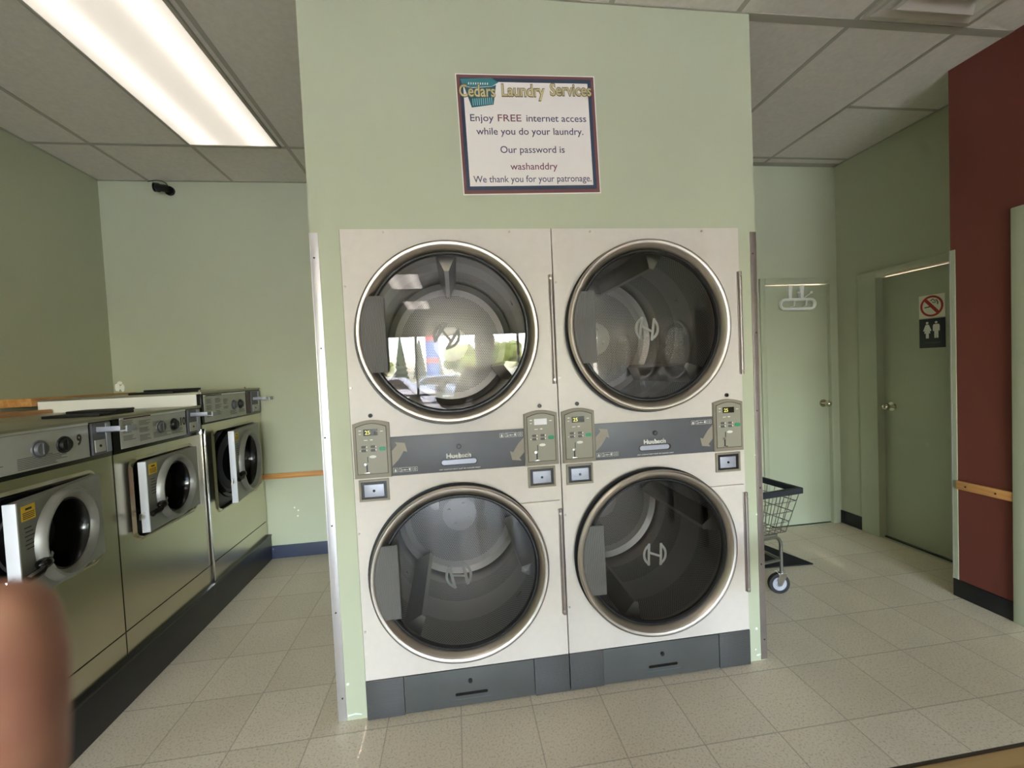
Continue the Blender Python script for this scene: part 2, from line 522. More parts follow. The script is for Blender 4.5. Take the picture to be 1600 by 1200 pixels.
def arc(cx, cz, r, a0, a1, n=12):
    return [(cx+r*math.cos(a0+(a1-a0)*i/n), cz+r*math.sin(a0+(a1-a0)*i/n)) for i in range(n+1)]
def rrect(x0, z0, x1, z1, r, n=5):
    return arc(x1-r, z1-r, r, 0, PI/2, n)+arc(x0+r, z1-r, r, PI/2, PI, n)+arc(x0+r, z0+r, r, PI, 1.5*PI, n)+arc(x1-r, z0+r, r, 1.5*PI, 2*PI, n)

# ------------------------------------------------------------------ room shell
XL, YBL, XE, XD, YBR = -2.15, 1.832, 3.255, 3.644, 1.422
m = MB(); m.box((XL-.1, YF-.1, -.1), (4.4, 1.95, 0)); struct(m.build('floor', MT['floor'], smooth=False))
m = MB(); m.box((XL-.1, YF-.1, ZC), (4.4, 1.95, ZC+.1)); ceil = struct(m.build('ceiling', MT['tile'], smooth=False))
m = MB()
xs = [-.606+.595*k for k in range(-2, 7)]
for x in xs:
    m.box((x-.012, YF, ZC-.002), (x+.012, 1.83, ZC+.002))
for k, y in enumerate([1.29-1.26*j for j in range(0, 9)]):
    w = .022 if k == 1 else .013
    m.box((XL, y-w, ZC-.0025), (4.2, y+w, ZC+.001))
m.box((2.972, .64-.011, ZC-.002), (XD, .64+.011, ZC+.002))
m.box((XL, YBL-.018, ZC-.002), (-.12, YBL, ZC)); m.box((XL, YF, ZC-.002), (XL+.018, YBL, ZC))
m.box((1.84, YBR-.06, ZC-.002), (XD, YBR, ZC)); m.box((XD-.018, .3, ZC-.002), (XD, YBR, ZC))
m.build('ceiling_grid', MT['tbar'], ceil, smooth=False)

m = MB(); m.box((XL-.1, YF, 0), (XL, YBL+.1, ZC)); wl = struct(m.build('wall_left', MT['wall'], smooth=False))
m = MB(); m.box((XL, YBL, 0), (-.06, YBL+.1, ZC)); wb = struct(m.build('wall_back_left', MT['wall'], smooth=False))
# bare plaster where paint has flaked off in the corner above the washers
m = MB()
rr = random.Random(3)
for (cx, cz, rx, rz) in ((XL+.030, 1.435, .018, .035), (XL+.062, 1.43, .014, .028), (XL+.045, 1.468, .016, .014)):
    pts = [(cx+rx*(.7+.5*rr.random())*math.cos(a), cz+rz*(.7+.5*rr.random())*math.sin(a)) for a in [i*2*PI/14 for i in range(14)]]
    m.prism(pts, 1, YBL-.002, YBL)
m.build('flaked_paint', MT['plaster'], wb, smooth=False)
m = MB()
for (cx, cz) in ((-.905, .40), (-.877, .375), (-.884, .33)):
    m.prism([(cx+.006*math.cos(a), cz+.007*math.sin(a)) for a in [i*2*PI/8 for i in range(8)]], 1, YBL-.002, YBL)
m.build('flaked_paint', MT['plaster'], wb, smooth=False)

# dryer bulkhead
m = MB()
m.box((-.117, .016, 0), (-.004, .10, ZC)); m.box((1.739, .016, 0), (1.83, .10, ZC))
m.box((-.004, .016, 2.029), (1.739, .10, ZC))
m.box((-.117, .10, 0), (-.06, YBL, ZC)); m.box((1.775, .10, 0), (1.83, YBR, ZC))
wc = struct(m.build('wall_center', MT['wall'], smooth=False))
m = MB()
for (x, z, r) in ((-.075, .155, .006), (1.783, .155, .006), (1.776, .055, .004), (1.792, .028, .005), (1.784, .027, .005), (1.806, .028, .005), (1.80, .70, .004), (1.80, .98, .003)):
    m.prism([(x+r*math.cos(a), z+r*(.8+.4*rr.random())*math.sin(a)) for a in [i*2*PI/9 for i in range(9)]], 1, .0145, .016)
m.prism([(-.082, .024), (-.05, .028), (-.026, .022), (-.026, .018), (-.055, .022), (-.084, .016)], 1, .0145, .016)
m.build('flaked_paint', MT['plaster'], wc, smooth=False)

# corner guards
def guard(name, label, x0, x1, side, z1, mt, y0=.016, ret=.03):
    t = thing(name, label, 'corner guard', ((x0+x1)/2, y0, 0))
    xo = (x0+x1)/2
    m = MB(); m.box((x0-xo, -.0035, .004), (x1-xo, 0, z1), .001)
    if side < 0: m.box((x0-xo-.003, -.0035, .004), (x0-xo, ret, z1), .001)
    else: m.box((x1-xo, -.0035, .004), (x1-xo+.003, ret, z1), .001)
    m.build('guard_plate', mt, t)
    for k, z in enumerate([.10+i*(z1-.2)/5 for i in range(6)]):
        m = MB(); m.cyl((.003*(-1)**k, -.0036, z), (.003*(-1)**k, -.006, z), .0035, 10); m.build('screw', MT['dark_print'], t)
guard('corner_guard', 'bright metal corner guard on the left edge of the dryer wall', -.117, -.086, -1, 2.015, MT['guard'])
guard('corner_guard', 'dull metal corner guard on the right edge of the dryer wall, beside the cart', 1.803, 1.83, 1, 2.012, MT['guard_dull'])

# right side walls
m = MB()
m.holed((1.83, 0, XD+.1, ZC), [(2.960, .002, 3.575, 2.04)], 1, YBR, YBR+.1)
struct(m.build('wall_back_right', MT['wall'], smooth=False))
m = MB()
m.holed((.22, 0, YBR+.05, ZC), [(.345, .002, 1.10, 2.02)], 0, XD, XD+.1)
m.box((XE+.101, .225, 0), (XD-.001, .297, ZC))
struct(m.build('wall_right_back', MT['wall'], smooth=False))
m = MB()
m.box((XE, .016, 0), (XE+.1, .297, ZC)); m.box((XE, -.95, 2.10), (XE+.1, .016, ZC)); m.box((XE, -2.7, 0), (XE+.1, -.95, ZC))
struct(m.build('wall_right', MT['red'], smooth=False))
# service bay for the dryers along the right wall further down the shop
m = MB()
m.box((XE+.06, -2.72, 0), (4.3, -2.62, ZC)); m.box((4.3, YF, 0), (4.4, -2.62, ZC)); m.box((XE, -7.1, 2.03), (XE+.1, -2.7, ZC))
m.box((XE, YF, 0), (XE+.1, -7.05, ZC))
struct(m.build('wall_right_front', MT['wall'], smooth=False))
# street front with shop window
m = MB()
m.holed((XL, 0, XE, ZC), [(-1.7, .12, 3.15, 2.45)], 1, YF, YF-.1)
struct(m.build('wall_front', MT['wall'], smooth=False))
m = MB()
for x in (-1.7, -.55, 1.0, 2.1, 3.09): m.box((x, YF-.06, .12), (x+.06, YF+.01, 2.45))
m.box((-1.7, YF-.06, 2.39), (3.15, YF+.01, 2.45)); m.box((-1.7, YF-.06, .12), (3.15, YF+.03, .18)); m.box((-1.7, YF-.06, .86), (3.15, YF+.01, .91))
win = struct(m.build('window_1', MT['frame_dark'], smooth=False))
m = MB(); m.box((-1.67, YF-.04, .15), (3.12, YF-.036, 2.42)); m.build('pane', MT['pane'], win, smooth=False)

# baseboards, rails
m = MB(); m.box((-1.10, YBL-.008, 0), (-.118, YBL, .105), .003); struct(m.build('baseboard_back', MT['navy']))
m = MB(); m.box((XD-.008, 1.225, 0), (XD, YBR, .108), .003); struct(m.build('baseboard_right_back', MT['plinth']))
m = MB(); m.box((XE-.008, .020, 0), (XE, .297, .102), .003); struct(m.build('baseboard_right', MT['plinth']))
m = MB(); m.box((-1.125, YBL-.016, .646), (-.118, YBL, .688), .003)
tag(m.build('wall_rail', MT['railwood']), 'narrow wooden bumper rail on the back wall beside the tallest washer', 'wall rail')
m = MB(); m.box((XE-.016, .020, .632), (XE, .272, .681), .003)
o = m.build('wall_rail', MT['railwood_y']); tag(o, 'short wooden bumper rail across the red wall', 'wall rail')
for y in (.09, .225):
    m = MB(); m.cyl((XE-.0165, y, .655), (XE-.018, y, .655), .005, 10); m.build('screw', MT['dark_print'], o)
# green painted guard at the edge of the red wall
t = thing('corner_guard', 'grey green edge guard on the far edge of the red wall', 'corner guard', (XE, .29, 0))
m = MB(); m.box((-.004, -.018, .10), (0, .008, 1.99), .001); m.build('guard_plate', MT['trim'], t)
m = MB(); m.box((-.006, .004, .10), (.02, .010, 1.99), .001); m.build('guard_lip', MT['guard'], t)

# ------------------------------------------------------------------ doors of the shop
def knob(parent, p, d):
    """round door knob at p, pointing along d"""
    p = Vector(p); d = Vector(d)
    m = MB(); m.cyl(p, p+d*.008, .032, 24); m.cyl(p+d*.008, p+d*.04, .011, 16)
    m.sphere(p+d*.055, .027, 20, (1, 1, 1)); return m.build('door_knob', MT['brass'], parent)
# storage door in the back right wall
m = MB(); m.box((2.977, YBR+.012, .012), (3.557, YBR+.05, 2.022), .002); d1 = struct(m.build('door_1', MT['trim']))
m = MB()
m.box((2.928, YBR-.016, .001), (2.9725, YBR+.06, 2.077), .004); m.box((3.5605, YBR-.016, .001), (3.612, YBR+.06, 2.077), .004); m.box((2.973, YBR-.0165, 2.0265), (3.56, YBR+.0595, 2.0765), .004)
m.build('door_frame', MT['trim'], d1)
knob(d1, (3.50, YBR+.012, 1.028), (0, -1, 0))
for z in (.3, 1.75):
    m = MB(); m.cyl((2.9745, YBR+.008, z-.045), (2.9745, YBR+.008, z+.045), .006, 10); m.build('hinge', MT['dark_print'], d1)
m = MB(); m.box((2.972, YBR+.02, 0), (3.56, YBR+.05, .012)); m.build('sill', MT['black'], d1)
# restroom door in the recessed right wall
m = MB(); m.box((XD+.045, .335, .014), (XD+.085, 1.075, 1.998), .002); d2 = struct(m.build('door_2', MT['trim']))
m = MB()
m.box((XD-.016, 1.0765, .001), (XD+.08, 1.222, 2.055), .004); m.box((XD-.0165, .302, 2.0005), (XD+.0795, 1.0760, 2.055), .004); m.box((XD-.001, .302, .001), (XD+.08, .333, 2.0), .003)
m.build('door_frame', MT['trim'], d2)
knob(d2, (XD+.045, 1.015, 1.022), (-1, 0, 0))
m = MB(); m.box((XD+.03, .335, 0), (XD+.09, 1.075, .013)); m.build('threshold', MT['black'], d2)
# door at the far right
m = MB(); m.box((XE+.012, -.90, .012), (XE+.05, -.048, 2.055), .002); d3 = struct(m.build('door_3', MT['trim']))
m = MB()
m.box((XE-.02, -.045, 0), (XE+.10, .018, 2.125), .005); m.box((XE-.02, -.965, 0), (XE+.10, -.903, 2.125), .005); m.box((XE-.02, -.903, 2.06), (XE+.10, -.045, 2.125), .005)
m.build('door_frame', MT['trim'], d3)
knob(d3, (XE+.012, -.83, 1.0), (-1, 0, 0))

# towel hanger hooked over the storage door
hk = thing('over_door_hanger', 'white plastic hanger hooked over the top of the storage door', 'hanger', (3.27, YBR+.012, 1.80))
for x in (-.055, .052):
    m = MB(); m.prism([(x-.020, .222), (x+.020, .222), (x+.014, .17), (x+.009, .09), (x-.016, .09), (x-.019, .17)], 1, -.014, -.002, .002)
    m.build('strap', MT['plastic_white'], hk)
m = MB()
pts = arc(.12, .062, .038, -PI/2, PI/2, 8)+arc(-.12, .062, .038, PI/2, 1.5*PI, 8)
m.tube([(p[0], -.02, p[1]) for p in pts], .013, 8, closed=True); m.build('loop', MT['plastic_white'], hk)
for x in (-.06, .05):
    m = MB(); m.tube([(x, -.012, .04), (x, -.05, .045), (x-.004, -.062, .09)], .006, 6); m.build('peg', MT['plastic_white'], hk)
m = MB(); m.tube([(.05, -.01, .10), (.09, -.012, .13), (.125, -.02, .155)], .005, 6); m.sphere((.127, -.022, .158), .011, 8)
m.tube([(.02, -.01, .11), (.015, -.015, .155)], .005, 6); m.sphere((.013, -.018, .158), .011, 8); m.build('hook', MT['plastic_white'], hk)

# signs on the restroom door (local x runs to world -y)
RZ = -PI/2
ns = thing('no_smoking_sign', 'square no smoking sign with red circle on the restroom door', 'sign', (XD+.0445, .815, 1.655), RZ)
m = MB(); m.box((0, -.003, 0), (.162, 0, .155), .0008); m.build('sign_sheet', MT['sign_white'], ns)
m = MB(); m.disc(.072, (.081, -.0036, .078), 1, 40, .058)
m.prism([(.081-.055*.77-.006, .078+.045*.9), (.081-.045*.77+.006, .078+.055*.9), (.081+.055*.77+.006, .078-.045*.9), (.081+.045*.77-.006, .078-.055*.9)], 1, -.0037, -.003)
m.build('ban_symbol', MT['sign_red'], ns, smooth=False)
m = MB(); m.prism([(.036, .068), (.090, .073), (.090, .081), (.036, .075)], 1, -.0035, -.003)
m.tube([(.076, -.0034, .115), (.090, -.0034, .125), (.100, -.0034, .112), (.112, -.0034, .118), (.120, -.0034, .10), (.118, -.0034, .085)], .003, 5)
m.tube([(.086, -.0034, .105), (.096, -.0034, .098), (.108, -.0034, .104)], .0025, 5)
m.build('cigarette_symbol', MT['dark_print'], ns, smooth=False)
rs = thing('restroom_sign', 'dark blue sign with white man and woman figures on the restroom door', 'sign', (XD+.0445, .815, 1.448), RZ)
m = MB(); m.box((0, -.003, 0), (.162, 0, .2), .0008); m.build('sign_sheet', MT['sign_dark'], rs)
for k, x in enumerate((.052, .108)):
    m = MB(); m.disc(.0085, (x, -.0036, .172), 1, 16)
    if k == 0: pts = [(x-.010, .160), (x+.010, .160), (x+.026, .118), (x+.019, .114), (x+.013, .125), (x+.019, .100), (x+.009, .100), (x+.009, .066), (x+.001, .066), (x, .098), (x-.001, .066), (x-.009, .066), (x-.009, .100), (x-.019, .100), (x-.013, .125), (x-.019, .114), (x-.026, .118)]
    else: pts = [(x-.015, .160), (x+.015, .160), (x+.021, .150), (x+.021, .114), (x+.014, .114), (x+.013, .140), (x+.012, .066), (x+.002, .066), (x, .105), (x-.002, .066), (x-.012, .066), (x-.013, .140), (x-.014, .114), (x-.021, .114), (x-.021, .150)]
    m.prism(pts, 1, -.0038, -.003)
    m.build('woman_figure' if k == 0 else 'man_figure', MT['grey_print' if 0 else 'print'], rs, smooth=False)
text_bm([('WASHROOM', .032, .030, .010, .098, .0, 0)], .0004, -.003).build('lettering', MT['grey_print'], rs, smooth=False)

# ------------------------------------------------------------------ ceiling light, vent, security camera
def troffer(x, y, label, group=None, mt='diffuser'):
    t = thing('ceiling_light', label, 'ceiling light', (x, y, ZC), 0, group)
    m = MB(); w, l = .2835, .607
    for a, b in (((-w, -l), (w, -l+.018)), ((-w, l-.018), (w, l)), ((-w, -l), (-w+.018, l)), ((w-.018, -l), (w, l))):
        m.box((a[0], a[1], -.014), (b[0], b[1], -.0), .002)
    m.build('light_frame', MT['tbar'], t)
    m = MB(); m.box((-w+.018, -l+.018, -.010), (w-.018, l-.018, -.003)); m.build('diffuser', MT[mt], t, smooth=False)
    return t
troffer(-.9235, .665, 'long glowing fluorescent ceiling light above the washers')
for k, (x, y) in enumerate(((-.3285, -3.13), (-.3285, -5.65), (-.3285, -8.17))):  # nearest one added to light the dryer wall, the other two show in the glass
    troffer(x, y, 'fluorescent ceiling light further down the shop, behind the camera', 'ceiling lights behind the camera', 'diffuser_bright')

v = thing('air_vent', 'square stepped metal air vent in the ceiling at upper right', 'vent', (2.666, -.297, ZC))
def sq_lathe(m, prof):
    rings = []
    for r, z in prof: rings.append([m.bm.verts.new(p) for p in ((-r, -r, z), (r, -r, z), (r, r, z), (-r, r, z))])
    for A, B in zip(rings, rings[1:]):
        for i in range(4): m.bm.faces.new((A[i], A[(i+1) % 4], B[(i+1) % 4], B[i]))
m = MB(); sq_lathe(m, [(.290, -.001), (.290, -.012), (.268, -.014), (.235, -.002)]); m.build('vent_frame', MT['alu'], v, smooth=False, recalc=False)
for k, r in enumerate((.215, .145, .075)):
    m = MB(); sq_lathe(m, [(r, -.026+.004*k), (r-.012, -.032+.004*k), (r-.06, -.003)]); m.build('louver', MT['alu'], v, smooth=False, recalc=False)

cc = thing('security_camera', 'black bullet security camera with cable on the back left wall', 'security camera', (-1.655, YBL, 2.915))
m = MB(); m.cyl((0, 0, 0), (0, -.018, 0), .034, 24); m.cyl((0, -.018, 0), (-.006, -.05, 0), .016, 16); m.build('mount', MT['black'], cc)
cd = Vector((-.62, -.76, -.2)).normalized(); c0 = Vector((-.004, -.045, .004))
m = MB(); m.cyl(c0-cd*.01, c0+cd*.062, .027, 24); m.build('camera_body', MT['black'], cc)
m = MB(); m.lathe([(.033, .0), (.033, .030), (.030, .030), (.030, .0)], axis=2, seg=24, closed=True)
bmesh.ops.transform(m.bm, matrix=Matrix.Translation(c0+cd*.045) @ Vector((0, 0, 1)).rotation_difference(cd).to_matrix().to_4x4(), verts=m.bm.verts[:])
m.build('hood', MT['black'], cc)
m = MB(); m.cyl(c0+cd*.060, c0+cd*.064, .023, 20); m.build('lens_plate', MT['charcoal'], cc)
m = MB(); m.cyl(c0+cd*.064, c0+cd*.067, .011, 16); m.build('lens', MT['gloss_black'], cc)
m = MB(); m.tube([(-.005, -.012, .03), (-.012, -.02, .05), (-.04, -.028, .066), (-.085, -.022, .074), (-.125, -.012, .072), (-.15, -.006, .070)], .003, 6); m.build('cable', MT['black'], cc)

# ------------------------------------------------------------------ poster
po = thing('poster', 'paper laundry notice with navy and maroon border on the wall above the dryers', 'poster', (.5045, .0150, 2.168))
po.rotation_euler = (0, math.radians(-1.25), 0)
PW, PH = .597, .4985
m = MB(); m.box((0, -.0006, 0), (PW, 0, PH)); m.build('paper_sheet', MT['paper'], po, smooth=False)
m = MB(); m.holed((.004, .005, PW-.004, PH-.004), [(.016, .020, PW-.017, PH-.016)], 1, -.0006, -.0010); m.build('maroon_border', MT['p_maroon'], po, smooth=False)
m = MB(); m.holed((.016, .020, PW-.017, PH-.016), [(.030, .036, PW-.032, PH-.032)], 1, -.0006, -.0011); m.build('navy_border', MT['p_navy'], po, smooth=False)
# laundry basket picture
bk = MB()
bx0, bz0 = .022, PH-.125
bk.prism([(.020, PH-.022), (.150, PH-.016), (.178, PH-.034), (.150, PH-.050), (.060, PH-.056), (.026, PH-.044)], 1, -.0006, -.0013)
bo = bk.build('basket_picture', MT['p_teal'], po, smooth=False)
bk = MB(); bk.prism([(.034, PH-.053), (.068, PH-.0585), (.148, PH-.052), (.168, PH-.044), (.152, PH-.125), (.060, PH-.138)], 1, -.0006, -.0014)
bk.build('basket_side', MT['p_teal_d'], bo, smooth=False)
bk = MB()
for i in range(10):
    x = .064+i*.0088; bk.prism([(x, PH-.102+.0006*i), (x+.0042, PH-.102+.0006*i), (x+.0046, PH-.131+.0008*i), (x+.0008, PH-.131+.0008*i)], 1, -.0014, -.0017)
bk.build('basket_slats', MT['p_teal_l'], bo, smooth=False)
bk = MB()
for i in range(9):
    x = .052+i*.0098; bk.prism([(x, PH-.036), (x+.004, PH-.036), (x+.0035, PH-.044), (x-.001, PH-.044)], 1, -.0013, -.0017)
bk.build('basket_gaps', MT['paper'], bo, smooth=False)
ttl = [('Cedars', .012, PH-.093, .050, .150, 0, 0), ('Laundry', .190, PH-.089, .050, .185, 0, 0), ('Services', .398, PH-.083, .050, .182, 0, 0)]
for (a, b, c, d, w, e, f) in ttl:
    tt = text_bm([(a, b, c, d, w, .012, 0)], .0002, -.0019).build('title_word', MT['p_gold'], po, smooth=False)
    text_bm([(a, b-.0012, c-.0012, d+.0024, w+.0024, .045, 0)], .0002, -.0016).build('title_outline', MT['p_olive'], tt, smooth=False)
tx = [('Enjoy', .050, .305, .030, .098, .004, 0), ('internet access', .288, .305, .030, .262, .004, 0),
      ('while you do your laundry.', .072, .250, .030, .462, .004, 0), ('Our password is', .168, .174, .030, .278, .004, 0),
      ('We thank you for your patronage.', .046, .052, .029, .512, .004, 0)]
for q in tx: text_bm([q], .0003, -.0006).build('notice_line', MT['p_text'], po, smooth=False)
for q in [('FREE', .166, .305, .030, .100, .003, 0), ('washanddry', .206, .104, .030, .204, .006, 0)]: text_bm([q], .0003, -.0006).build('red_word', MT['p_red'], po, smooth=False)

# ------------------------------------------------------------------ stacked dryers
def h_emblem(parent, c, rot, mt, r=.056):
    """H inside a broken ring"""
    m = MB(); w = .011
    def T(p):
        x, z = p; return (c[0]+x*math.cos(rot)-z*math.sin(rot), c[1]+x*math.sin(rot)+z*math.cos(rot))
    for s in (-1, 1):
        a0 = math.radians(62)
        out = arc(0, 0, r, -a0, a0, 14); inn = arc(0, 0, r-w, a0, -a0, 14)
        m.prism([T((s*p[0], p[1])) for p in out+inn], 1, -.0196, -.0186)
        xb = r*math.cos(a0); h = r*math.sin(a0)
        m.prism([T((s*(xb-.004), h)), T((s*(xb+.008), h)), T((s*(xb+.008), -h)), T((s*(xb-.004), -h))], 1, -.0195, -.0186)
    m.prism([T((-.026, .014)), (T((.026, -.004))), T((.026, -.015)), T((-.026, .003))], 1, -.0194, -.0186)
    return m.build('emblem', mt, parent, smooth=False)

DX = .417
def dryer_door(root, cz, rot, emt, drum_rot, sag):
    cx = DX
    d = MB(); d.lathe([(.366, -.033), (.3715, -.038), (.3705, -.047), (.363, -.052), (.355, -.0515), (.350, -.049), (.330, -.022), (.329, .004)], (cx, 0, cz), 1, 128)
    door = d.build('dryer_door', MT['steel'], root, recalc=True)
    m = MB(); m.lathe([(.362, .0), (.369, -.003), (.369, -.034), (.362, -.036)], (cx, 0, cz), 1, 96); m.lathe([(.352, -.0145), (.3745, -.016), (.3745, -.0148), (.352, -.0142)], (cx-.0055, 0, cz+sag), 1, 96); m.build('outer_gasket', MT['black'], door)
    m = MB(); m.lathe([(.3315, -.021), (.328, -.026), (.322, -.026), (.317, -.019), (.317, -.006), (.328, -.004)], (cx, 0, cz), 1, 96); m.build('glass_gasket', MT['black'], door)
    m = MB(); m.disc(.3195, (cx, -.017, cz), 1, 96); g = m.build('glass', MT['glass'], door, smooth=False)
    h_emblem(door, (cx-.012, cz-.012), rot, emt)
    # chord shaped ribbed pull
    zz = .152; R = .349
    a0 = PI-math.asin(zz/R); a1 = PI+math.asin(zz/R)
    m = MB(); m.prism([(cx-.252, cz+zz)]+arc(cx, cz, R, a0, a1, 14)+[(cx-.250, cz-zz)], 1, -.049, -.040, .002)
    m.box((cx-.262, -.042, cz-zz+.006), (cx-.252, -.019, cz+zz-.006))
    m.build('door_pull', MT['handle'], door)
    # white hinge plate and pin
    m = MB(); hp = math.asin(.265/.362); m.prism([(.853, cz-.265), (.853, cz+.265)]+arc(cx, cz, .362, hp, -hp, 24), 1, -.014, -.001); m.build('hinge_plate', MT['white'], door)
    m = MB(); m.cyl((.853, -.020, cz-.232), (.853, -.020, cz+.230), .0085, 14); m.box((.842, -.018, cz-.232), (.8615, -.010, cz+.230), .001); m.build('hinge_pin', MT['guard_dull'], door)
    for z in (-.215, .213):
        m = MB(); m.cyl((.850, -.028, cz+z), (.850, -.031, cz+z), .0055, 10); m.build('screw', MT['steel'], door)
    # tumbler drum
    m = MB(); m.lathe([(.345, .0), (.345, .035), (.352, .035), (.352, .72), (.30, .745)], (cx, 0, cz), 1, 96)
    drum = m.build('drum', MT['drum_wall'], root, recalc=False)
    m = MB(); m.disc(.352, (cx, .735, cz), 1, 96); m.build('drum_back', MT['drum_back'], drum, smooth=False)
    m = MB(); m.disc(.095, (cx, .728, cz), 1, 48)
    for k in range(4):
        a = drum_rot+PI/4+k*PI/2; m.cyl((cx+.065*math.cos(a), .728, cz+.065*math.sin(a)), (cx+.065*math.cos(a), .718, cz+.065*math.sin(a)), .011, 6)
    m.build('hub_plate', MT['drum_plain'], drum)
    for k in range(3):
        a = drum_rot+k*2*PI/3
        m = MB(); ca, sa = math.cos(a), math.sin(a)
        def Q(t, rr, y): return (cx+rr*ca-t*sa, y, cz+rr*sa+t*ca)
        for y0, y1 in ((.05, .70),):
            vs = [m.bm.verts.new(Q(t, rr, y)) for y in (y0, y1) for t, rr in ((-.045, .348), (-.010, .268), (.010, .268), (.045, .348))]
            for i in range(3): m.bm.faces.new((vs[i], vs[i+1], vs[i+5], vs[i+4]))
            m.bm.faces.new(vs[:4][::-1]); m.bm.faces.new(vs[4:])
        m.build('lifter', MT['drum_plain'], drum, smooth=False)
    return door

def coin_control(root, x0, x1, display, name='control_panel'):
    z0, z1, zs = 1.015, 1.238, 1.252
    def outline(i, j, k):
        a, b = x0+i, x1-i
        top = [(b-(b-a)*t, z1-k+(zs-z1)*math.sin(PI*t)) for t in [q/10 for q in range(11)]]
        return [(a, z0+j), (b, z0+j)]+top
    m = MB(); m.prism(outline(0, 0, 0), 1, -.012, -.0005, .003); box = m.build('control_panel', MT['taupe'], root)
    m = MB(); m.prism(outline(.0115, .0165, .012), 1, -.0128, -.010); m.build('panel_gap', MT['seam'], box, smooth=False)
    m = MB(); m.prism(outline(.014, .019, .0145), 1, -.0138, -.010); m.build('keypad', MT['taupe_face'], box, smooth=False)
    w = x1-x0
    X = lambda f: x0+w*f
    Y = -.0138
    m = MB(); m.box((X(.30), Y-.0012, 1.190), (X(.68), Y, 1.216)); m.build('display', MT['lcd_light' if display is None else 'lcd'], box, smooth=False)
    if display:
        text_bm([(display, X(.34), 1.195, .016, .020, .01, 0)], .0003, Y-.0012).build('display_digits', MT['digit'], box, smooth=False)
    m = MB()
    for (f, z, fw, h) in ((.17, 1.209, .07, .004), (.17, 1.196, .06, .003), (.75, 1.204, .08, .003), (.30, 1.170, .1, .003), (.47, 1.170, .07, .004)):
        m.box((X(f), Y-.0006, z), (X(f+fw), Y, z+h))
    for f in (.25, .50):
        for z in (1.141, 1.128): m.box((X(f+.10), Y-.0016, z), (X(f+.13), Y, z+.006))
    m.box((X(.17), Y-.0006, 1.128), (X(.20), Y, 1.131))
    m.build('key_symbols', MT['print'], box, smooth=False)
    for f in (.22, .47):
        for z in (1.139, 1.124):
            k = MB(); k.prism(rrect(X(f), z, X(f+.14), z+.0105, .004, 3), 1, Y-.0012, Y); k.build('key', MT['grey_print'], box, smooth=False)
    k = MB(); k.prism(rrect(X(.70), 1.126, X(.88), 1.141, .006, 4), 1, Y-.0015, Y); k.build('start_key', MT['green_key'], box, smooth=False)
    k = MB(); k.prism([(X(.52)+.014*math.cos(a), 1.103+.006*math.sin(a)) for a in [i*2*PI/20 for i in range(20)]], 1, Y-.0008, Y); k.build('oval_label', MT['print'], box, smooth=False)
    k = MB(); k.box((X(.365), Y-.0010, 1.080), (X(.385), Y, 1.104)); k.box((X(.325), Y-.0010, 1.040), (X(.365), Y, 1.072)); k.build('coin_slot', MT['black'], box, smooth=False)
    k = MB(); k.cyl((X(.31), Y, 1.0735), (X(.31), Y-.006, 1.0735), .0055, 12); k.box((X(.27), Y-.006, 1.036), (X(.42), Y, 1.041), .001); k.build('coin_return', MT['chrome'], box)
    # round key lock above the box
    k = MB(); xc = x0+w*.5; k.cyl((xc, -.0005, 1.270), (xc, -.007, 1.270), .0085, 20); lk = k.build('lock', MT['black' if display is not None else 'grey_print'], root)
    k = MB(); k.cyl((xc, -.007, 1.270), (xc, -.0085, 1.270), .003, 10); k.build('keyhole', MT['gloss_black'], lk)
    return box

def coin_box(root, x0, x1, ajar):
    z0, z1 = .919, 1.007
    m = MB(); m.holed((x0, z0, x1, z1), [(x0+.0085, z0+.009, x1-.0085, z1-.008)], 1, -.008, .0); cb = m.build('coin_box', MT['taupe'], root, smooth=False)
    m = MB(); m.box((x0+.006, -.0022, z0+.006), (x1-.006, -.0004, z1-.005)); m.build('box_recess', MT['black'], cb, smooth=False)
    m = MB(); m.box((x0+.021, -.010+ajar, z0+.018), (x1-.020-ajar*.4, -.0022, z1-.019), .0012); m.build('coin_drawer', MT['slide'], cb)
    m = MB(); xc = (x0+x1)/2; m.cyl((xc, -.010+ajar, .962), (xc, -.012+ajar, .962), .0055, 14); m.build('drawer_lock', MT['gloss_black'], cb)

def arrow(p, flip):
    m = MB()
    body = [(.158, 1.057), (.182, 1.080), (.196, 1.100), (.206, 1.117), (.220, 1.112), (.212, 1.150), (.172, 1.155), (.180, 1.143), (.166, 1.128), (.158, 1.120)]
    if flip: body = [(.867-x, 2.196-z) for x, z in body]
    m.prism(body, 1, -.0062, -.0050); return m.build('rotation_arrow', MT['arrow'], p, smooth=False)

def pictos(p, x, z):
    m = MB(); y0, y1 = -.0062, -.0050; t = .0009
    def fr(x0, z0, x1, z1):
        m.box((x0, y0, z0), (x1, y1, z0+t)); m.box((x0, y0, z1-t), (x1, y1, z1)); m.box((x0, y0, z0), (x0+t, y1, z1)); m.box((x1-t, y0, z0), (x1, y1, z1))
    fr(x, z, x+.018, z+.018); m.box((x+.006, y0, z+.003), (x+.012, y1, z+.013)); m.prism([(x+.003, z+.006), (x+.015, z+.006), (x+.009, z+.001)], 1, y0, y1)
    fr(x+.023, z, x+.073, z+.018); m.box((x+.030, y0, z+.007), (x+.060, y1, z+.009)); m.prism([(x+.042, z+.008), (x+.048, z+.012), (x+.048, z+.004)], 1, y0, y1)
    m.box((x+.063, y0, z+.004), (x+.069, y1, z+.014)); m.box((x+.027, y0, z+.003), (x+.036, y1, z+.0045)); m.box((x+.027, y0, z+.013), (x+.034, y1, z+.0145))
    fr(x+.078, z, x+.098, z+.018); m.disc(.005, (x+.088, -.0062, z+.009), 1, 14, .0035)
    return m.build('program_symbols', MT['print'], p, smooth=False)

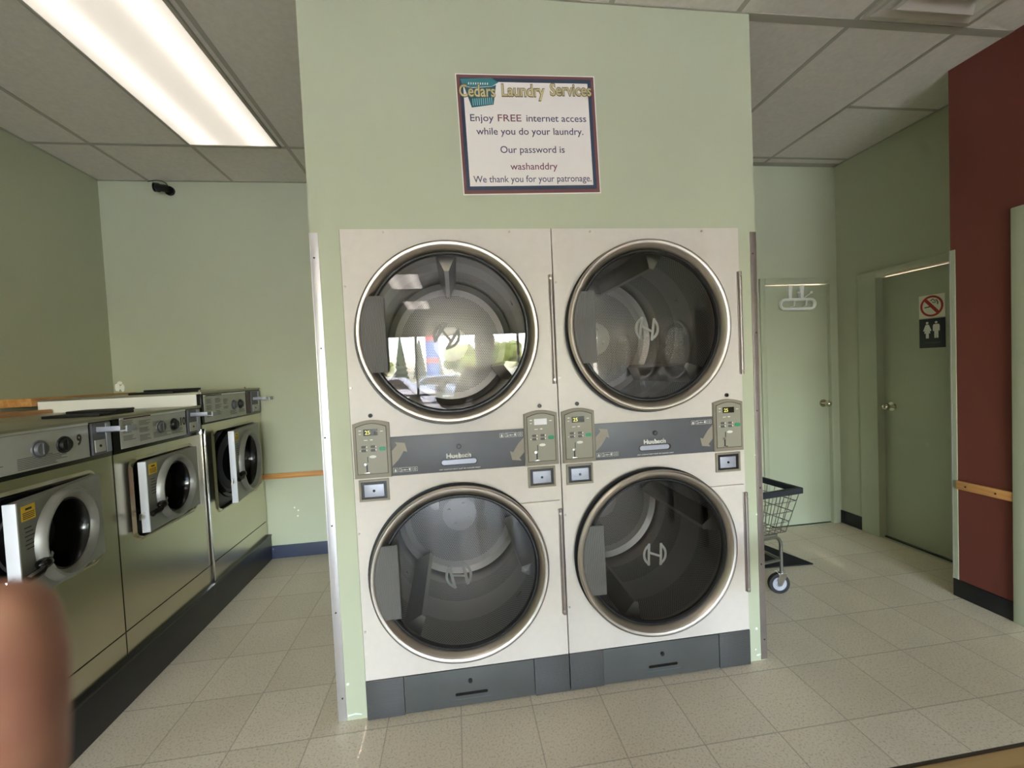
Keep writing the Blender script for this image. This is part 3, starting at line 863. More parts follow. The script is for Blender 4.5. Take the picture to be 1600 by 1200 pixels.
def make_dryer(loc, rz, label, group, rots, emts, displays, drums, latch_open, ajar, screws=True):
    r = thing('stacked_dryer', label, 'dryer', loc, rz, group)
    hr = .346
    m = MB()
    m.holed((.001, 1.0165, .8655, 2.0245), [(DX, 1.595, hr)], 1, 0, -.0008 if 0 else .012, 96)
    m.build('upper_front', MT['white'], r, smooth=False)
    m = MB(); m.holed((.001, .168, .8655, 1.0145), [(DX, .591, hr)], 1, 0, .012, 96); m.build('lower_front', MT['white'], r, smooth=False)
    m = MB()
    m.box((.002, .012, .01), (.014, .90, 2.022)); m.box((.852, .012, .01), (.864, .90, 2.022)); m.box((.014, .888, .01), (.852, .90, 2.022))
    m.box((.014, .012, 2.010), (.852, .888, 2.022)); m.box((.014, .013, 1.075), (.852, .888, 1.085)); m.box((.014, .02, .02), (.852, .888, .03)); m.box((.004, .012, 1.012), (.862, .02, 1.019))
    m.build('cabinet', MT['seam'], r, smooth=False)
    dryer_door(r, 1.595, rots[0], MT[emts[0]], drums[0], -.005)
    dryer_door(r, .591, rots[1], MT[emts[1]], drums[1], .005)
    # lint panel between the doors
    m = MB(); m.box((.1545, -.005, 1.0155), (.7105, -.0005, 1.177), .0012); lp = m.build('lint_panel', MT['charcoal'], r)
    text_bm([('Huebsch', .378, 1.073, .0195, .104, .05, 0)], .0006, -.005).build('lettering', MT['print'], lp, smooth=False)
    text_bm([('LINT COMPARTMENT MUST BE CLEANED DAILY', .347, 1.024, .0048, .172, .02, 0)], .0005, -.005).build('notice', MT['print'], lp, smooth=False)
    m = MB(); m.prism(rrect(.355, 1.042, .506, 1.068, .0125, 6), 1, -.0065, -.005); m.build('pull_rim', MT['seam'], lp, smooth=False)
    m = MB(); m.prism(rrect(.358, 1.0455, .496+(.0 if latch_open else .007), 1.066, .010, 6), 1, -.010, -.006, .002); m.build('pull_plate', MT['slide'], lp)
    m = MB(); m.cyl((.432, -.005, 1.120), (.432, -.010, 1.120), .0105, 20); lk = m.build('lock', MT['black'], lp)
    m = MB(); m.cyl((.432, -.010, 1.120), (.432, -.0112, 1.120), .006, 14); m.build('keyhole', MT['grey_print'], lk)
    arrow(lp, False); arrow(lp, True)
    pictos(lp, .160, 1.030); pictos(lp, .606, 1.145)
    coin_control(r, .008, .1535, displays[0]); coin_control(r, .7115, .857, displays[1])
    coin_box(r, .0205, .1395, ajar[0]); coin_box(r, .7205, .8405, ajar[1])
    # kick plate
    m = MB(); m.box((.0, -.006, .004), (.1535, .012, .1675), .003); m.build('kick_end', MT['kick_rib'], r)
    m = MB(); m.box((.7105, -.006, .004), (.866, .012, .1675), .003); m.build('kick_end', MT['kick_rib'], r)
    m = MB(); m.box((.1545, -.003, .006), (.7095, .012, .1655), .003); kd = m.build('kick_drawer', MT['kick'], r)
    m = MB(); m.cyl((.431, -.003, .112), (.431, -.008, .112), .009, 18); lk = m.build('lock', MT['black'], kd)
    m = MB(); m.prism(rrect(.365, .052, .503, .064, .0055, 5), 1, -.0042, -.003); m.build('pull_slot', MT['gloss_black'], kd, smooth=False)
    m = MB(); m.box((.352, -.0045, .035), (.515, -.003, .0385), .0006); m.build('pull_lip', MT['charcoal'], kd)
    for (x, z) in ((.171, 2.012), (.688, 2.012), (.0105, 1.796), (.0105, 1.386), (.009, .786), (.010, .375)):
        m = MB(); m.cyl((x, 0, z), (x, -.003, z), .0048, 10); m.build('screw', MT['steel'], r)
    return r
dA = make_dryer((0, 0, 0), 0, 'left white stacked dryer, beside the washer aisle', 'white stacked dryers in the green wall',
                (math.radians(-34), math.radians(12)), ('emblem', 'emblem_dark'), ('25', None), (PI/2, PI/2+.35), False, (0, .002))
dB = make_dryer((.869, 0, 0), 0, 'right white stacked dryer, next to the corridor with the cart', 'white stacked dryers in the green wall',
                (math.radians(-9), math.radians(-3)), ('emblem', 'emblem'), ('25', '25'), (PI/2+1.9, PI/2+.75), True, (.001, .004))
index_kids()
for k in range(4):
    c = dup(dB, (XE-.005, -2.95-.869*k, 0), -PI/2)
    c['label'] = 'white stacked dryer in the side row, seen only as a reflection in the dryer glass'
    c['group'] = 'reflected row of dryers'

# ------------------------------------------------------------------ washers along the left wall
m = MB(); m.box((XL, -2.6, 0), (-1.094, YBL, .188), .004); m.box((XL, -2.6, .188), (-1.090, YBL, .201), .003)
pl = struct(m.build('trim_1', MT['plinth']))
XW = -1.115
def make_washer(y0, w, zt, zface, zctl, ztop, label, number, door, plate, knobs, coin, depth, opts):
    """local x runs along the row, local y into the machine; z measured from the plinth"""
    B = .202
    r = thing('front_load_washer', label, 'washer', (XW, y0, B), PI/2, 'steel front loading washers')
    Z = lambda z: z-B
    fx0, fz0, fx1, fz1 = door['frame']
    # front with rounded opening for the door
    m = MB(); m.holed((.002, Z(.318), w-.002, Z(zface)), [(fx0+.02, Z(fz0+.02), fx1-.02, Z(fz1-.02))], 1, 0, .02)
    m.box((.002, 0, .001), (w-.002, .02, Z(.312)), .001)
    m.build('front_panel', MT['wsteel'], r, smooth=False)
    # raised door surround
    m = MB()
    o = rrect(fx0, Z(fz0), fx1, Z(fz1), .045, 6); i = rrect(fx0+.024, Z(fz0+.024), fx1-.024, Z(fz1-.024), .03, 6)
    mid = rrect(fx0+.012, Z(fz0+.012), fx1-.012, Z(fz1-.012), .04, 6)
    lv = []
    for pts, y in ((o, 0), (mid, -.011), (i, -.004), (i, .03)):
        lv.append([m.bm.verts.new((p[0], y, p[1])) for p in pts])
    n = len(o)
    for A, Bq in zip(lv, lv[1:]):
        for k in range(n): m.bm.faces.new((A[k], A[(k+1) % n], Bq[(k+1) % n], Bq[k]))
    m.build('door_surround', MT['wsteel'], r, ang=1.2)
    m = MB(); m.box((fx0+.01, .028, Z(fz0+.01)), (fx1-.01, .034, Z(fz1-.01))); m.build('door_recess', MT[opts.get('recess', 'black')], r, smooth=False)
    cx, cz, R = door['port']
    m = MB(); m.lathe([(R+.035, .029), (R+.03, .018), (R+.01, .014), (R, .03), (R-.02, .10), (R-.03, .25), (.001, .26)], (cx, 0, Z(cz)), 1, 48)
    tub = m.build('tub_gasket', MT['gloss_black'], r)
    m = MB()
    for q in range(3): m.lathe([(R-.012-.012*q, .022+.02*q), (R-.020-.012*q, .020+.02*q), (R-.022-.012*q, .028+.02*q)], (cx, 0, Z(cz)), 1, 48)
    m.build('tub_ring', MT['charcoal'], tub)
    # cabinet sides and top
    m = MB(); m.box((.001, .02, .001), (.012, depth, Z(ztop-.004))); m.build('side_panel', MT[opts.get('side', 'wsteel')], r, smooth=False)
    m = MB(); m.box((w-.012, .02, .001), (w-.001, depth, Z(ztop-.004))); m.build('side_panel', MT['wsteel'], r, smooth=False)
    m = MB(); m.box((.0, -.008, Z(ztop-.013)), (w, depth+.002, Z(ztop)), .003); m.build('top_panel', MT['wtop'], r)
    m = MB(); m.box((.012, depth-.012, .001), (w-.012, depth, Z(ztop-.014))); m.build('back_panel', MT['wtop'], r, smooth=False)
    # control fascia
    m = MB(); m.box((.003, -.004, Z(zface+.001)), (w-.003, .02, Z(ztop-.014)), .002); fa = m.build('control_panel', MT['gloss_black'], r)
    px0, px1 = plate
    m = MB(); m.box((px0, -.007, Z(zctl[0])), (px1, -.004, Z(zctl[1])), .001); m.build('control_plate', MT['plate'], fa)
    m = MB(); m.box((px0, -.009, Z(zctl[1]+.001)), (px1, -.004, Z(zctl[1]+.011)), .001); m.build('trim_strip', MT['guard'], fa)
    m = MB(); m.box((px0+.02, -.0098, Z(zctl[1]+.0025)), (px0+.02+.18, -.009, Z(zctl[1]+.0085))); m.build('strip_label', MT['dark_print' if number != '10' else 'maroon_plate'], fa, smooth=False)
    zk = (zctl[0]+zctl[1])/2+.004
    for k, kx in enumerate(knobs):
        m = MB(); m.cyl((kx, -.007, Z(zk)), (kx, -.012, Z(zk)), .034, 28, .032); m.cyl((kx, -.012, Z(zk)), (kx, -.022, Z(zk)), .026, 24, .023)
        m.box((kx-.004, -.026, Z(zk)-.021), (kx+.004, -.021, Z(zk)+.021), .001)
        m.build('dial', MT['charcoal' if k == 0 else 'black'], fa)
    # printed instructions
    m = MB(); rnd = random.Random(int(number or 7))
    for (bx, bz, bw, n_) in opts['print']:
        for q in range(n_):
            zz = zctl[0]+bz-q*.0062
            m.box((bx, -.0074, Z(zz)), (bx+bw*(.6+.4*rnd.random()), -.007, Z(zz+.0026)))
    m.build('instructions', MT['grey_print'], fa, smooth=False)
    if number:
        text_bm([(number, opts['num']-.006, Z(zk-.012), .044, .023*len(number), .03, 0)], .0006, -.007).build('number', MT['dark_print'], fa, smooth=False)
    # coin slide
    c0, c1 = coin
    zc0, zc1 = zctl[0]+.002, zctl[1]+.004
    m = MB(); m.box((c0, -.012, Z(zc0)), (c1, -.003, Z(zc1)), .002); cs = m.build('coin_slide', MT[opts.get('coinmat', 'charcoal')], r)
    m = MB(); m.box((c1-.03, -.016, Z(zc0+.004)), (c1-.004, -.012, Z(zc1-.004)), .001); m.build('slide_rail', MT['slide'], cs)
    m = MB(); m.box((c0+.008, -.016, Z(zc0+.010)), (c1-.036, -.012, Z(zc0+.062)), .001); m.build('coin_door', MT['plate'], cs)
    m = MB(); m.cyl(((c0+c1)/2-.016, -.016, Z(zc0+.036)), ((c0+c1)/2-.016, -.018, Z(zc0+.036)), .006, 10); m.build('coin_lock', MT['black'], cs)
    zl = zctl[0]+.108
    m = MB(); m.box((c0+.022, -.13, Z(zl-.012)), (c0+.070, -.012, Z(zl-.008)), .0008); m.box((c0+.022, -.105, Z(zl-.012)), (c0+.026, -.012, Z(zl+.012)), .0008); m.box((c0+.018, -.135, Z(zl-.014)), (c0+.074, -.127, Z(zl+.012)), .001)
    m.build('slide_tray', MT['slide'], cs)
    # the door, hinged on the right and standing ajar
    hx, dw, dz0, dz1, ang = door['hinge'], door['w'], door['z0'], door['z1'], door['ang']
    dr = bpy.data.objects.new('washer_door', None); COL.objects.link(dr); dr.parent = r
    dr.location = (hx, -.004, 0); dr.rotation_euler = (0, 0, ang)      # swings out towards the aisle
    dr.empty_display_size = .03
    T = .034
    pc = (-(dw*.49), Z(cz)); PR = door['pr']
    m = MB(); m.holed((-dw+.006, Z(dz0), 0, Z(dz1)), [(pc[0], pc[1], PR)], 1, -T, -.002, 48); m.build('door_panel', MT['wdoor'], dr, smooth=False)
    m = MB(); m.box((-dw, -T-.001, Z(dz0-.001)), (-dw+.007, -.001, Z(dz1+.001)), .0015); m.build('door_edge', MT['wedge'], dr)
    m = MB(); m.lathe([(PR+.040, -T), (PR+.036, -T-.016), (PR+.027, -T-.027), (PR+.018, -T-.026), (PR+.001, -T-.004), (PR-.001, -T+.012)], (pc[0], 0, pc[1]), 1, 64); m.build('port_ring', MT['wdoor'], dr)
    m = MB(); m.lathe([(PR+.0012, -T-.003), (PR-.006, -T-.006), (PR-.012, -T+.006), (PR-.018, .0), (PR-.03, .06), (PR-.06, .10), (.001, .115)], (pc[0], 0, pc[1]), 1, 64); m.build('port_bowl', MT['gloss_black'], dr)
    zl2 = Z(cz-.05)
    m = MB(); m.tube([(pc[0]-PR+.015, -T-.004, zl2+.012), (pc[0]-PR-.025, -T-.02, zl2), (pc[0]-PR-.06, -T-.022, zl2-.022), (-dw+.004, -T-.012, zl2-.03)], .014, 8)
    m.sphere((pc[0]-PR-.03, -T-.018, zl2-.004), .022, 12, (1.3, 1, .9)); m.build('latch', MT['gloss_black'], dr)
    m = MB(); m.tube([(-dw-.002, -T*.5, zl2-.02), (-dw-.03, -T*.5, zl2-.02), (-dw-.034, -T*.5, zl2-.045)], .006, 8); m.build('latch_hook', MT['chrome'], dr)
    lw = .062
    m = MB(); m.box((-dw+.022, -T-.0008, Z(dz1-.066)), (-dw+.022+lw, -T, Z(dz1-.016))); yl = m.build('warning_label', MT['yellow'], dr, smooth=False)
    m = MB()
    m.box((-dw+.04, -T-.0012, Z(dz1-.032)), (-dw+.068, -T-.0008, Z(dz1-.025)))
    for q in range(4): m.box((-dw+.027, -T-.0012, Z(dz1-.042-.006*q)), (-dw+.078, -T-.0008, Z(dz1-.0395-.006*q)))
    m.build('label_text', MT['dark_print'], yl, smooth=False)
    m = MB()
    for q in range(6): m.box((-dw+.03+.004*(q % 2), -T-.0006, Z(dz1-.092-.014*q)), (-dw+.062+.006*(q % 3), -T, Z(dz1-.0885-.014*q)))
    m.build('door_print', MT['dark_print'], dr, smooth=False)
    # black soap lid on the top
    l0, l1, lx0, lx1 = opts['lid']
    m = MB(); m.box((lx0, l0, Z(ztop)), (lx1, l1, Z(ztop+.014)), .004); m.box((lx0+.10, l0-.004, Z(ztop+.014)), (lx1, l1-.02, Z(ztop+.026)), .005); m.build('soap_lid', MT['black'], r)
    return r
pr9 = [(.05, .085, .07, 4), (.02, .045, .20, 6), (.26, .045, .22, 7), (.05, .13, .06, 3)]
make_washer(-.355, .687, 1.3, 1.128, (1.147, 1.280), 1.302, 'steel washer numbered 9 with its door ajar, nearest the camera', '9',
            dict(frame=(.085, .69, .595, 1.092), port=(.33, .90, .15), hinge=.556, w=.462, z0=.735, z1=1.072, ang=math.radians(11), pr=.129),
            (.0, .562), (.344, .446), (.574, .672), .80, dict(print=pr9, num=.510, lid=(.10, .34, .08, .30)))
pr10 = [(.06, .125, .08, 4), (.06, .09, .08, 4), (.06, .055, .08, 4), (.165, .115, .08, 4), (.165, .08, .08, 4), (.165, .045, .08, 5), (.26, .10, .05, 4), (.26, .045, .14, 5), (.40, .045, .12, 5)]
make_washer(.335, .687, 1.3, 1.128, (1.147, 1.280), 1.302, 'steel washer numbered 10 with its door ajar, between two other washers', '10',
            dict(frame=(.085, .69, .595, 1.092), port=(.33, .90, .15), hinge=.556, w=.462, z0=.735, z1=1.072, ang=math.radians(3.5), pr=.129),
            (.045, .53), (.316, .425), (.545, .655), .80, dict(print=pr10, num=.488, lid=(.10, .34, .08, .30)))
pr11 = [(.05, .14, .08, 5), (.05, .10, .08, 5), (.05, .055, .08, 5), (.15, .14, .08, 5), (.15, .10, .08, 5), (.15, .06, .08, 5), (.25, .13, .07, 6), (.25, .08, .07, 3), (.33, .045, .1, 5), (.45, .045, .1, 4)]
make_washer(1.0285, .797, 1.38, 1.180, (1.192, 1.352), 1.382, 'tall steel washer with white side and door wide open, by the back wall', '',
            dict(frame=(.095, .60, .695, 1.138), port=(.37, .88, .205), hinge=.655, w=.54, z0=.655, z1=1.118, ang=math.radians(8.5), pr=.176),
            (.028, .555), (.385, .475), (.64, .772), .87, dict(print=pr11, num=0, lid=(.17, .42, .04, .33), side='wwhite', recess='charcoal'))
# bright edge strip and maroon plate on the tall washer
tw = [o for o in bpy.data.objects if o.get('label', '').startswith('tall steel washer')][0]
m = MB(); m.box((.0005, -.014, .001), (.014, -.002, .955), .002); m.build('edge_strip', MT['chrome'], tw)
m = MB(); m.box((.575, -.006, 1.200-.202), (.635, -.004, 1.345-.202)); m.build('maroon_plate', MT['maroon_plate'], tw, smooth=False)
for x in (.02, .60):
    m = MB(); m.cyl((x, .01, 1.382-.202), (x, .01, 1.394-.202), .007, 10); m.build('bolt', MT['chrome'], tw)
# timber ledges closing the gap behind the machines
m = MB(); m.box((XL, -2.4, 1.285), (-1.905, 1.02, 1.325), .003)
tag(m.build('wall_ledge', MT['wood']), 'wooden ledge along the wall behind the two lower washers', 'ledge')
m = MB(); m.box((XL, 1.0, 1.345), (-1.99, 1.828, 1.393), .003)
tag(m.build('wall_ledge', MT['wood']), 'raised wooden ledge along the wall behind the tall washer', 'ledge')

# ------------------------------------------------------------------ laundry cart, mat, table
lc = thing('laundry_cart', 'wire laundry cart with dark rim half hidden behind the dryer wall', 'laundry cart', (2.43, .475, 0), math.radians(8))
LX, LY = -.50, .40     # extents from the near right corner
ct = MB(); zr = .635
c4 = [(0, 0), (0, LY), (LX, LY), (LX, 0)]
for (a, b) in zip(c4, c4[1:]+c4[:1]):
    x0, x1 = min(a[0], b[0])-.012, max(a[0], b[0])+.012; y0, y1 = min(a[1], b[1])-.012, max(a[1], b[1])+.012
    ct.box((x0, y0, zr-.018), (x1, y1, zr+.018), .005)
ct.build('rim_bumper', MT['bumper'], lc)
w = MB(); zb = .375; ins = .055
def lv(z):
    f = (zr-z)/(zr-zb); i = ins*f; return (-i, i, LX+i, LY-i)
for z in (.57, .505, .44, zb):
    x1, y0, x0, y1 = lv(z); w.tube([(x1, y0, z), (x1, y1, z), (x0, y1, z), (x0, y0, z)], .0028, 6, closed=True)
for k in range(10):
    f = k/9
    for side in (0, 1):
        a = lv(zr-.02); b = lv(zb)
        ya, yb2 = (a[1], b[1]) if side == 0 else (a[3], b[3])
        w.tube([(a[2]+(a[0]-a[2])*f, ya, zr-.02), (b[2]+(b[0]-b[2])*f, yb2, zb)], .0022, 5)
    w.tube([(b[2]+(b[0]-b[2])*f, b[1], zb), (b[2]+(b[0]-b[2])*f, b[3], zb)], .0022, 5)
for k in range(8):
    f = k/7; a = lv(zr-.02); b = lv(zb)
    for s in (0, 2): w.tube([(a[s], a[1]+(a[3]-a[1])*f, zr-.02), (b[s], b[1]+(b[3]-b[1])*f, zb)], .0022, 5)
    w.tube([(b[0], b[1]+(b[3]-b[1])*f, zb), (b[2], b[1]+(b[3]-b[1])*f, zb)], .0022, 5)
w.build('wire_basket', MT['wire'], lc)
f = MB()
for y in (.06, LY-.06):
    pts = [(-.09, y, .135)]+[(-.09, y, .30)]+[(-.09-.05+.05*math.cos(a), y, .30+.05*math.sin(a)) for a in [PI/8*i for i in range(1, 5)]]
    mir = [(LX-p[0], p[1], p[2]) for p in pts][::-1]
    f.tube(pts+mir, .0105, 10)
    f.tube([(-.09, y, .205), (LX+.09, y, .205)], .009, 8)
for x in (-.09, LX+.09): f.tube([(x, .06, .205), (x, LY-.06, .205)], .009, 8)
for y in (.06, LY-.06): f.box((LX+.12, y-.008, .352), (-.12, y+.008, .372))
f.build('tube_frame', MT['wire'], lc)
for x in (-.09, LX+.09):
    for y in (.06, LY-.06):
        cw = bpy.data.objects.new('caster', None); COL.objects.link(cw); cw.parent = lc; cw.location = (x, y, 0); cw.rotation_euler = (0, 0, math.radians(-18)); cw.empty_display_size = .03
        q = MB(); q.lathe([(.042, -.014), (.060, -.013), (.063, -.006), (.063, .006), (.060, .013), (.042, .014)], (-.018, 0, .063), 1, 40, closed=True); q.build('tyre', MT['tyre'], cw)
        q = MB(); q.lathe([(.0005, -.010), (.018, -.011), (.022, -.007), (.036, -.008), (.0425, -.012), (.0425, .012), (.036, .008), (.022, .007), (.018, .011), (.0005, .010)], (-.018, 0, .063), 1, 40); q.build('wheel_hub', MT['hub'], cw)
        q = MB()
        for s in (-1, 1): q.prism([(-.030, .052), (-.010, .052), (.020, .112), (.020, .128), (-.026, .128), (-.026, .100)], 1, s*.0175, s*.0205)
        q.box((-.028, -.021, .124), (.022, .021, .130), .002); q.cyl((0, 0, .128), (0, 0, .140), .020, 20); q.cyl((-.018, -.023, .063), (-.018, .023, .063), .006, 10)
        q.build('fork', MT['chrome'], cw)

m = MB(); m.prism([(1.86, .86), (2.80, .80), (2.715, 1.11), (2.62, 1.38), (1.86, 1.38)], 2, .001, .009)
tag(m.build('floor_mat', MT['mat'], smooth=False), 'black floor mat behind the laundry cart', 'floor mat')

tb = thing('folding_table', 'wood grain table whose edge shows at the lower right corner', 'table', (1.72, -1.52, 0))
m = MB(); m.box((-.64, -.36, .715), (.64, .305, .745), .004); m.build('tabletop', MT['tablewood'], tb)
m = MB(); m.box((-.642, .305, .716), (.642, .312, .744), .002); m.build('edge_band', MT['seam'], tb)
for x in (-.56, .56):
    for y in (-.28, .24):
        m = MB(); m.box((x-.02, y-.02, 0), (x+.02, y+.02, .714), .003); m.build('leg', MT['charcoal'], tb)

# ------------------------------------------------------------------ the street outside (seen in the dryer glass)
m = MB(); m.box((-40, -70, -.3), (30, YF-.1, -.12)); struct(m.build('ground_outside', MT['asphalt'], smooth=False))
def tree(x, y, h, r, kind):
    t = thing('street_tree', 'tree across the car park, seen only as a reflection', 'tree', (x, y, -.12), 0, 'trees outside the shop window')
    m = MB(); m.cyl((0, 0, 0), (0, 0, h*.5), .16, 8, .09); m.build('trunk', MT['bark'], t)
    m = MB(); rn = random.Random(int(x*10+y))
    if kind == 'conifer':
        for k in range(8):
            z = h*(.15+.1*k); m.cyl((0, 0, z), (0, 0, z+h*.17), r*(1-k*.11), 9, r*(.45-k*.05))
    else:
        for k in range(26):
            a = rn.random()*2*PI; q = r*rn.random()**.5; z = h*(.45+.5*rn.random())
            m.sphere((q*math.cos(a), q*math.sin(a), z), r*(.28+.2*rn.random()), 8)
    m.build('foliage', MT['leaf' if kind != 'conifer' else 'conifer'], t)
for (x, y, h, r, k) in ((-9.2, -52, 4.2, 1.9, 'leaf'), (-14.5, -54, 4.4, 2.0, 'leaf'), (-6.6, -57, 6.4, 1.1, 'conifer'), (-4.2, -58, 6.0, 1.1, 'conifer'), (1.6, -52, 4.4, 2.0, 'leaf'), (6.6, -52, 4.8, 2.0, 'leaf'), (4.0, -62, 6.4, 1.2, 'conifer'), (12.5, -54, 4.6, 2.0, 'leaf'), (-1.8, -56, 5.2, 1.0, 'conifer')):
    tree(x, y, h, r, k)
t = thing('sign_pylon', 'blue and red sign pylon outside, seen only as a reflection', 'sign', (-.9, -26, -.12))
m = MB(); m.box((-.4, -.2, 0), (.4, .2, 5.2), .03); m.build('pylon_body', MT['pylon'], t)
m = MB(); m.box((-.38, .2, 3.6), (.38, .23, 4.1)); m.box((-.38, .2, 2.2), (.38, .23, 2.5)); m.build('pylon_panel', MT['pylon_red'], t)
def car(x, y, mt):
    t = thing('parked_car', 'parked car outside, seen only as a reflection', 'car', (x, y, -.12), 0, 'cars outside the shop window')
    m = MB(); m.prism([(-2.1, .35), (2.1, .35), (2.15, .75), (1.3, .92), (.8, 1.42), (-.9, 1.42), (-1.6, .95), (-2.15, .85)], 1, -.85, .85, .08); m.build('car_body', MT[mt], t)
    m = MB(); m.prism([(1.15, .95), (.74, 1.36), (-.84, 1.36), (-1.4, .97)], 1, -.86, .865); m.build('car_window', MT['car_glass'], t, smooth=False)
    for sx in (-1.3, 1.3):
        for sy in (-.75, .75):
            m = MB(); m.cyl((sx, sy-.1, .33), (sx, sy+.1, .33), .33, 20); m.build('wheel', MT['black'], t)
car(-2.6, -17.5, 'car_b'); car(2.4, -18.2, 'car_a'); car(-.2, -22, 'car_a')

# ------------------------------------------------------------------ the photographer's hand at the lens
def cpt(u, v, d):
    """point at picture direction (u, v) and distance d in front of the lens"""
    return M @ Vector(((u-800)/671.33*d, -(v-600)/671.33*d, -d))
hd = thing('person', "person's blurred fingertip reaching in front of the lens at the left edge", 'person')
UP = _u2; RT = _r2; FW = _f
tip = cpt(-2, 1004, .070)            # centre of the finger pad
def HP(r_, u_, f_): return tip+RT*r_*.001+UP*u_*.001+FW*f_*.001   # millimetres right, up, forward of the finger pad
pts = []; rad = []; ed = []
def add(p, r_, prev=None):
    pts.append(p); rad.append(r_ if isinstance(r_, tuple) else (r_*.001, r_*.001))
    if prev is not None: ed.append((prev, len(pts)-1))
    return len(pts)-1
V = Vector
BX, BY = .72, -2.24
def chain(prev, *prs):
    for p, r_ in prs: prev = add(p, r_, prev)
    return prev
pel = add(V((BX, BY, .96)), (.14, .10))
che = chain(pel, (V((BX, BY, 1.10)), (.125, .09)), (V((BX, BY+.01, 1.30)), (.145, .10)))
nk = chain(che, (V((BX, BY, 1.47)), 60))
hdv = chain(nk, (V((BX, BY+.02, 1.53)), 55), (V((BX, BY+.045, 1.60)), (.074, .088)), (V((BX, BY+.04, 1.68)), (.076, .092)), (V((BX, BY+.03, 1.735)), (.05, .06)))
# left arm with the hand whose fingertip is in front of the lens
sh = chain(che, (V((BX-.17, BY, 1.41)), 55))
wr = chain(sh, (V((BX-.23, BY+.10, 1.27)), 46), (V((BX-.27, BY+.20, 1.145)), 42), (HP(-20, -205, -110), 33), (HP(-52, -172, -40), 24))
pa = add(HP(-46, -128, -26), 30, wr)
k1 = add(HP(-12, -92, -10), 13, pa); a = chain(k1, (HP(-4, -50, 2), 8.8), (HP(-1.5, -22, 2), 8.6), (HP(-.5, -3, 0), 9.3), (HP(-.5, 11, -.5), 8.0))
k2 = add(HP(-33, -84, -6), 13, pa); a = chain(k2, (HP(-27, -42, 8), 10.4), (HP(-25, -14, 6), 9.4), (HP(-24, 8, 0), 8.4))
k3 = add(HP(-53, -87, -8), 12.5, pa); a = chain(k3, (HP(-50, -48, 8), 10), (HP(-48, -20, 6), 9), (HP(-46, 0, -2), 8))
k4 = add(HP(-71, -98, -14), 11.5, pa); a = chain(k4, (HP(-72, -64, 0), 9), (HP(-70, -44, -2), 8), (HP(-68, -28, -8), 7))
t1 = add(HP(-18, -128, -44), 14, pa); a = chain(t1, (HP(2, -104, -62), 11.5), (HP(8, -78, -74), 10), (HP(9, -60, -80), 8))
# right arm hanging
sr = chain(che, (V((BX+.17, BY, 1.41)), 55))
w2 = chain(sr, (V((BX+.22, BY-.01, 1.25)), 46), (V((BX+.235, BY-.01, 1.12)), 42), (V((BX+.24, BY+.03, .96)), 33), (V((BX+.24, BY+.05, .86)), 25), (V((BX+.24, BY+.06, .80)), 30))
for q, (dy, L) in enumerate(((.035, .075), (.013, .085), (-.010, .080), (-.032, .065))):
    chain(w2, (V((BX+.24, BY+.06+dy, .765)), 11), (V((BX+.235, BY+.065+dy, .765-L*.55)), 9), (V((BX+.225, BY+.07+dy, .765-L)), 8))
chain(w2, (V((BX+.225, BY+.105, .80)), 13), (V((BX+.215, BY+.125, .76)), 10), (V((BX+.21, BY+.13, .735)), 8))
# legs
for sx in (-1, 1):
    chain(pel, (V((BX+sx*.09, BY, .86)), 88), (V((BX+sx*.105, BY+.01, .50)), 58), (V((BX+sx*.11, BY-.02, .30)), 54), (V((BX+sx*.115, BY-.02, .09)), 36), (V((BX+sx*.12, BY+.10, .045)), 34), (V((BX+sx*.125, BY+.17, .035)), 26))
def skin_mesh(name, mt, parent, pts, rad, ed, lev=2):
    me = bpy.data.meshes.new(name); me.from_pydata([tuple(p) for p in pts], ed, [])
    o = bpy.data.objects.new(name, me); COL.objects.link(o)
    sk = o.modifiers.new('skin', 'SKIN'); sk.use_smooth_shade = True
    for k, r_ in enumerate(rad): me.skin_vertices[0].data[k].radius = r_
    me.skin_vertices[0].data[0].use_root = True
    sb = o.modifiers.new('sub', 'SUBSURF'); sb.levels = lev; sb.render_levels = lev
    me2 = bpy.data.meshes.new_from_object(o.evaluated_get(bpy.context.evaluated_depsgraph_get()))
    bpy.data.objects.remove(o)
    for p in me2.polygons: p.use_smooth = True
    me2.materials.clear(); me2.materials.append(mt)
    ob = bpy.data.objects.new(name, me2); COL.objects.link(ob); ob.parent = parent
    return ob
body = skin_mesh('body', MT['skin'], hd, pts, rad, ed)
bm_ = bmesh.new(); bm_.from_mesh(body.data)
near = [v for v in bm_.verts if (v.co-tip-UP*.003).length < .020]
bmesh.ops.subdivide_edges(bm_, edges=[e for e in bm_.edges if e.verts[0] in set(near) and e.verts[1] in set(near)], cuts=1, use_grid_fill=True)
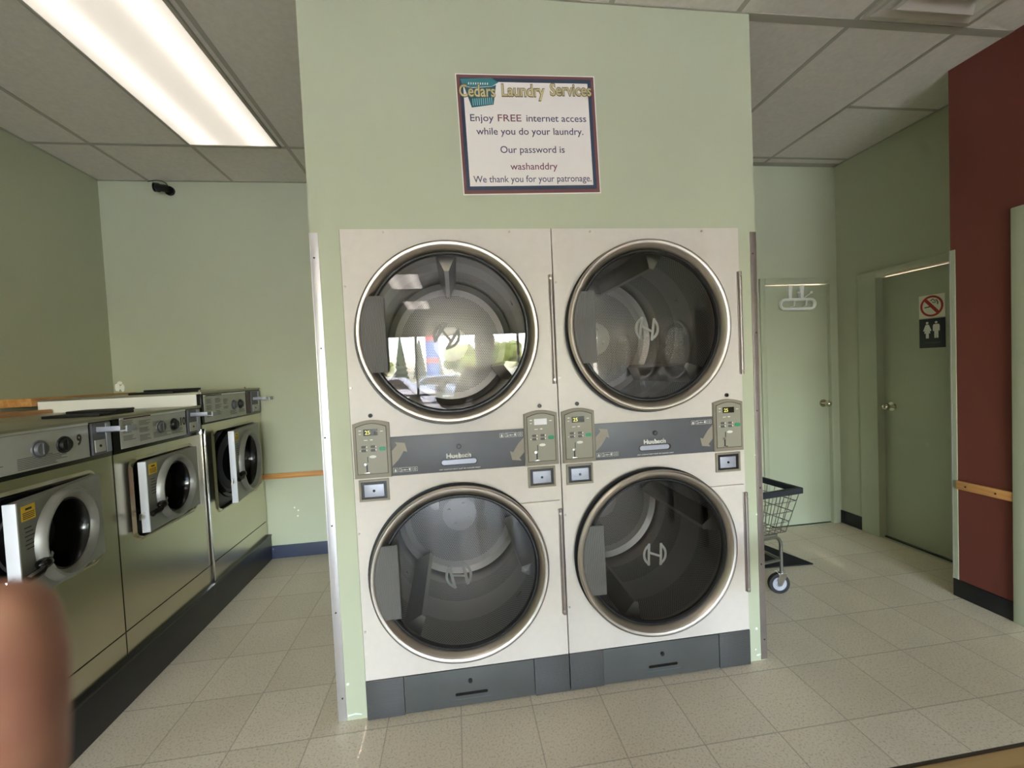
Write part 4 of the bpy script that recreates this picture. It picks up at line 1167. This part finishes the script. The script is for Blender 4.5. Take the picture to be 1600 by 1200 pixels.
near = [v for v in bm_.verts if (v.co-tip-UP*.008).length < .0135]
for _ in range(5): bmesh.ops.smooth_vert(bm_, verts=near, factor=.5, use_axis_x=True, use_axis_y=True, use_axis_z=True)
for f_ in bm_.faces: f_.smooth = True
bm_.to_mesh(body.data); bm_.free()
m = MB(); m.sphere(tip+UP*.001-RT*.001+FW*.0048, .0036, 14); m.build('finger_nail', MT['nail'], hd)
def sub(keep, grow):
    """clothes: the chosen joints of the body, a little wider"""
    mp = {k: i for i, k in enumerate(keep)}
    return [pts[k] for k in keep], [(rad[k][0]+grow, rad[k][1]+grow) for k in keep], [(mp[a], mp[b]) for a, b in ed if a in mp and b in mp]
hem = len(pts); pts.append(V((BX, BY, .86))); rad.append((.15, .115)); ed.append((1, hem))
skin_mesh('pullover', MT['sleeve'], hd, *sub([1, hem, 2, 3, sh, sh+1, sh+2, sh+3, sr, sr+1, sr+2, sr+3], .022))
leg0 = len(pts)-13
skin_mesh('trousers', MT['trousers'], hd, *sub([0, 1]+[leg0+k for k in (0, 1, 2, 3)]+[leg0+6+k for k in (0, 1, 2, 3)], .010))
for q in (0, 6):
    p = pts[leg0+q+4]
    m = MB(); m.box((p.x-.05, p.y-.17, .001), (p.x+.055, p.y+.125, .095), .035); m.build('shoe', MT['black'], hd)
m = MB(); m.sphere((BX, BY+.015, 1.715), .104, 20, (.93, 1.12, .88)); m.build('hair', MT['dark_print'], hd)
m = MB(); m.tube([(BX, BY+.135, 1.675), (BX, BY+.15, 1.645), (BX, BY+.138, 1.632)], .011, 8); m.build('nose', MT['skin'], hd)
for sx in (-1, 1):
    m = MB(); m.sphere((BX+sx*.032, BY+.125, 1.672), .012, 12); m.build('eye', MT['print'], hd)
    m = MB(); m.sphere((BX+sx*.083, BY+.03, 1.655), .03, 12, (.35, .7, 1)); m.build('ear', MT['skin'], hd)
m = MB(); m.box((BX-.024, BY+.124, 1.594), (BX+.024, BY+.138, 1.604), .004); m.build('mouth', MT['nail'], hd)
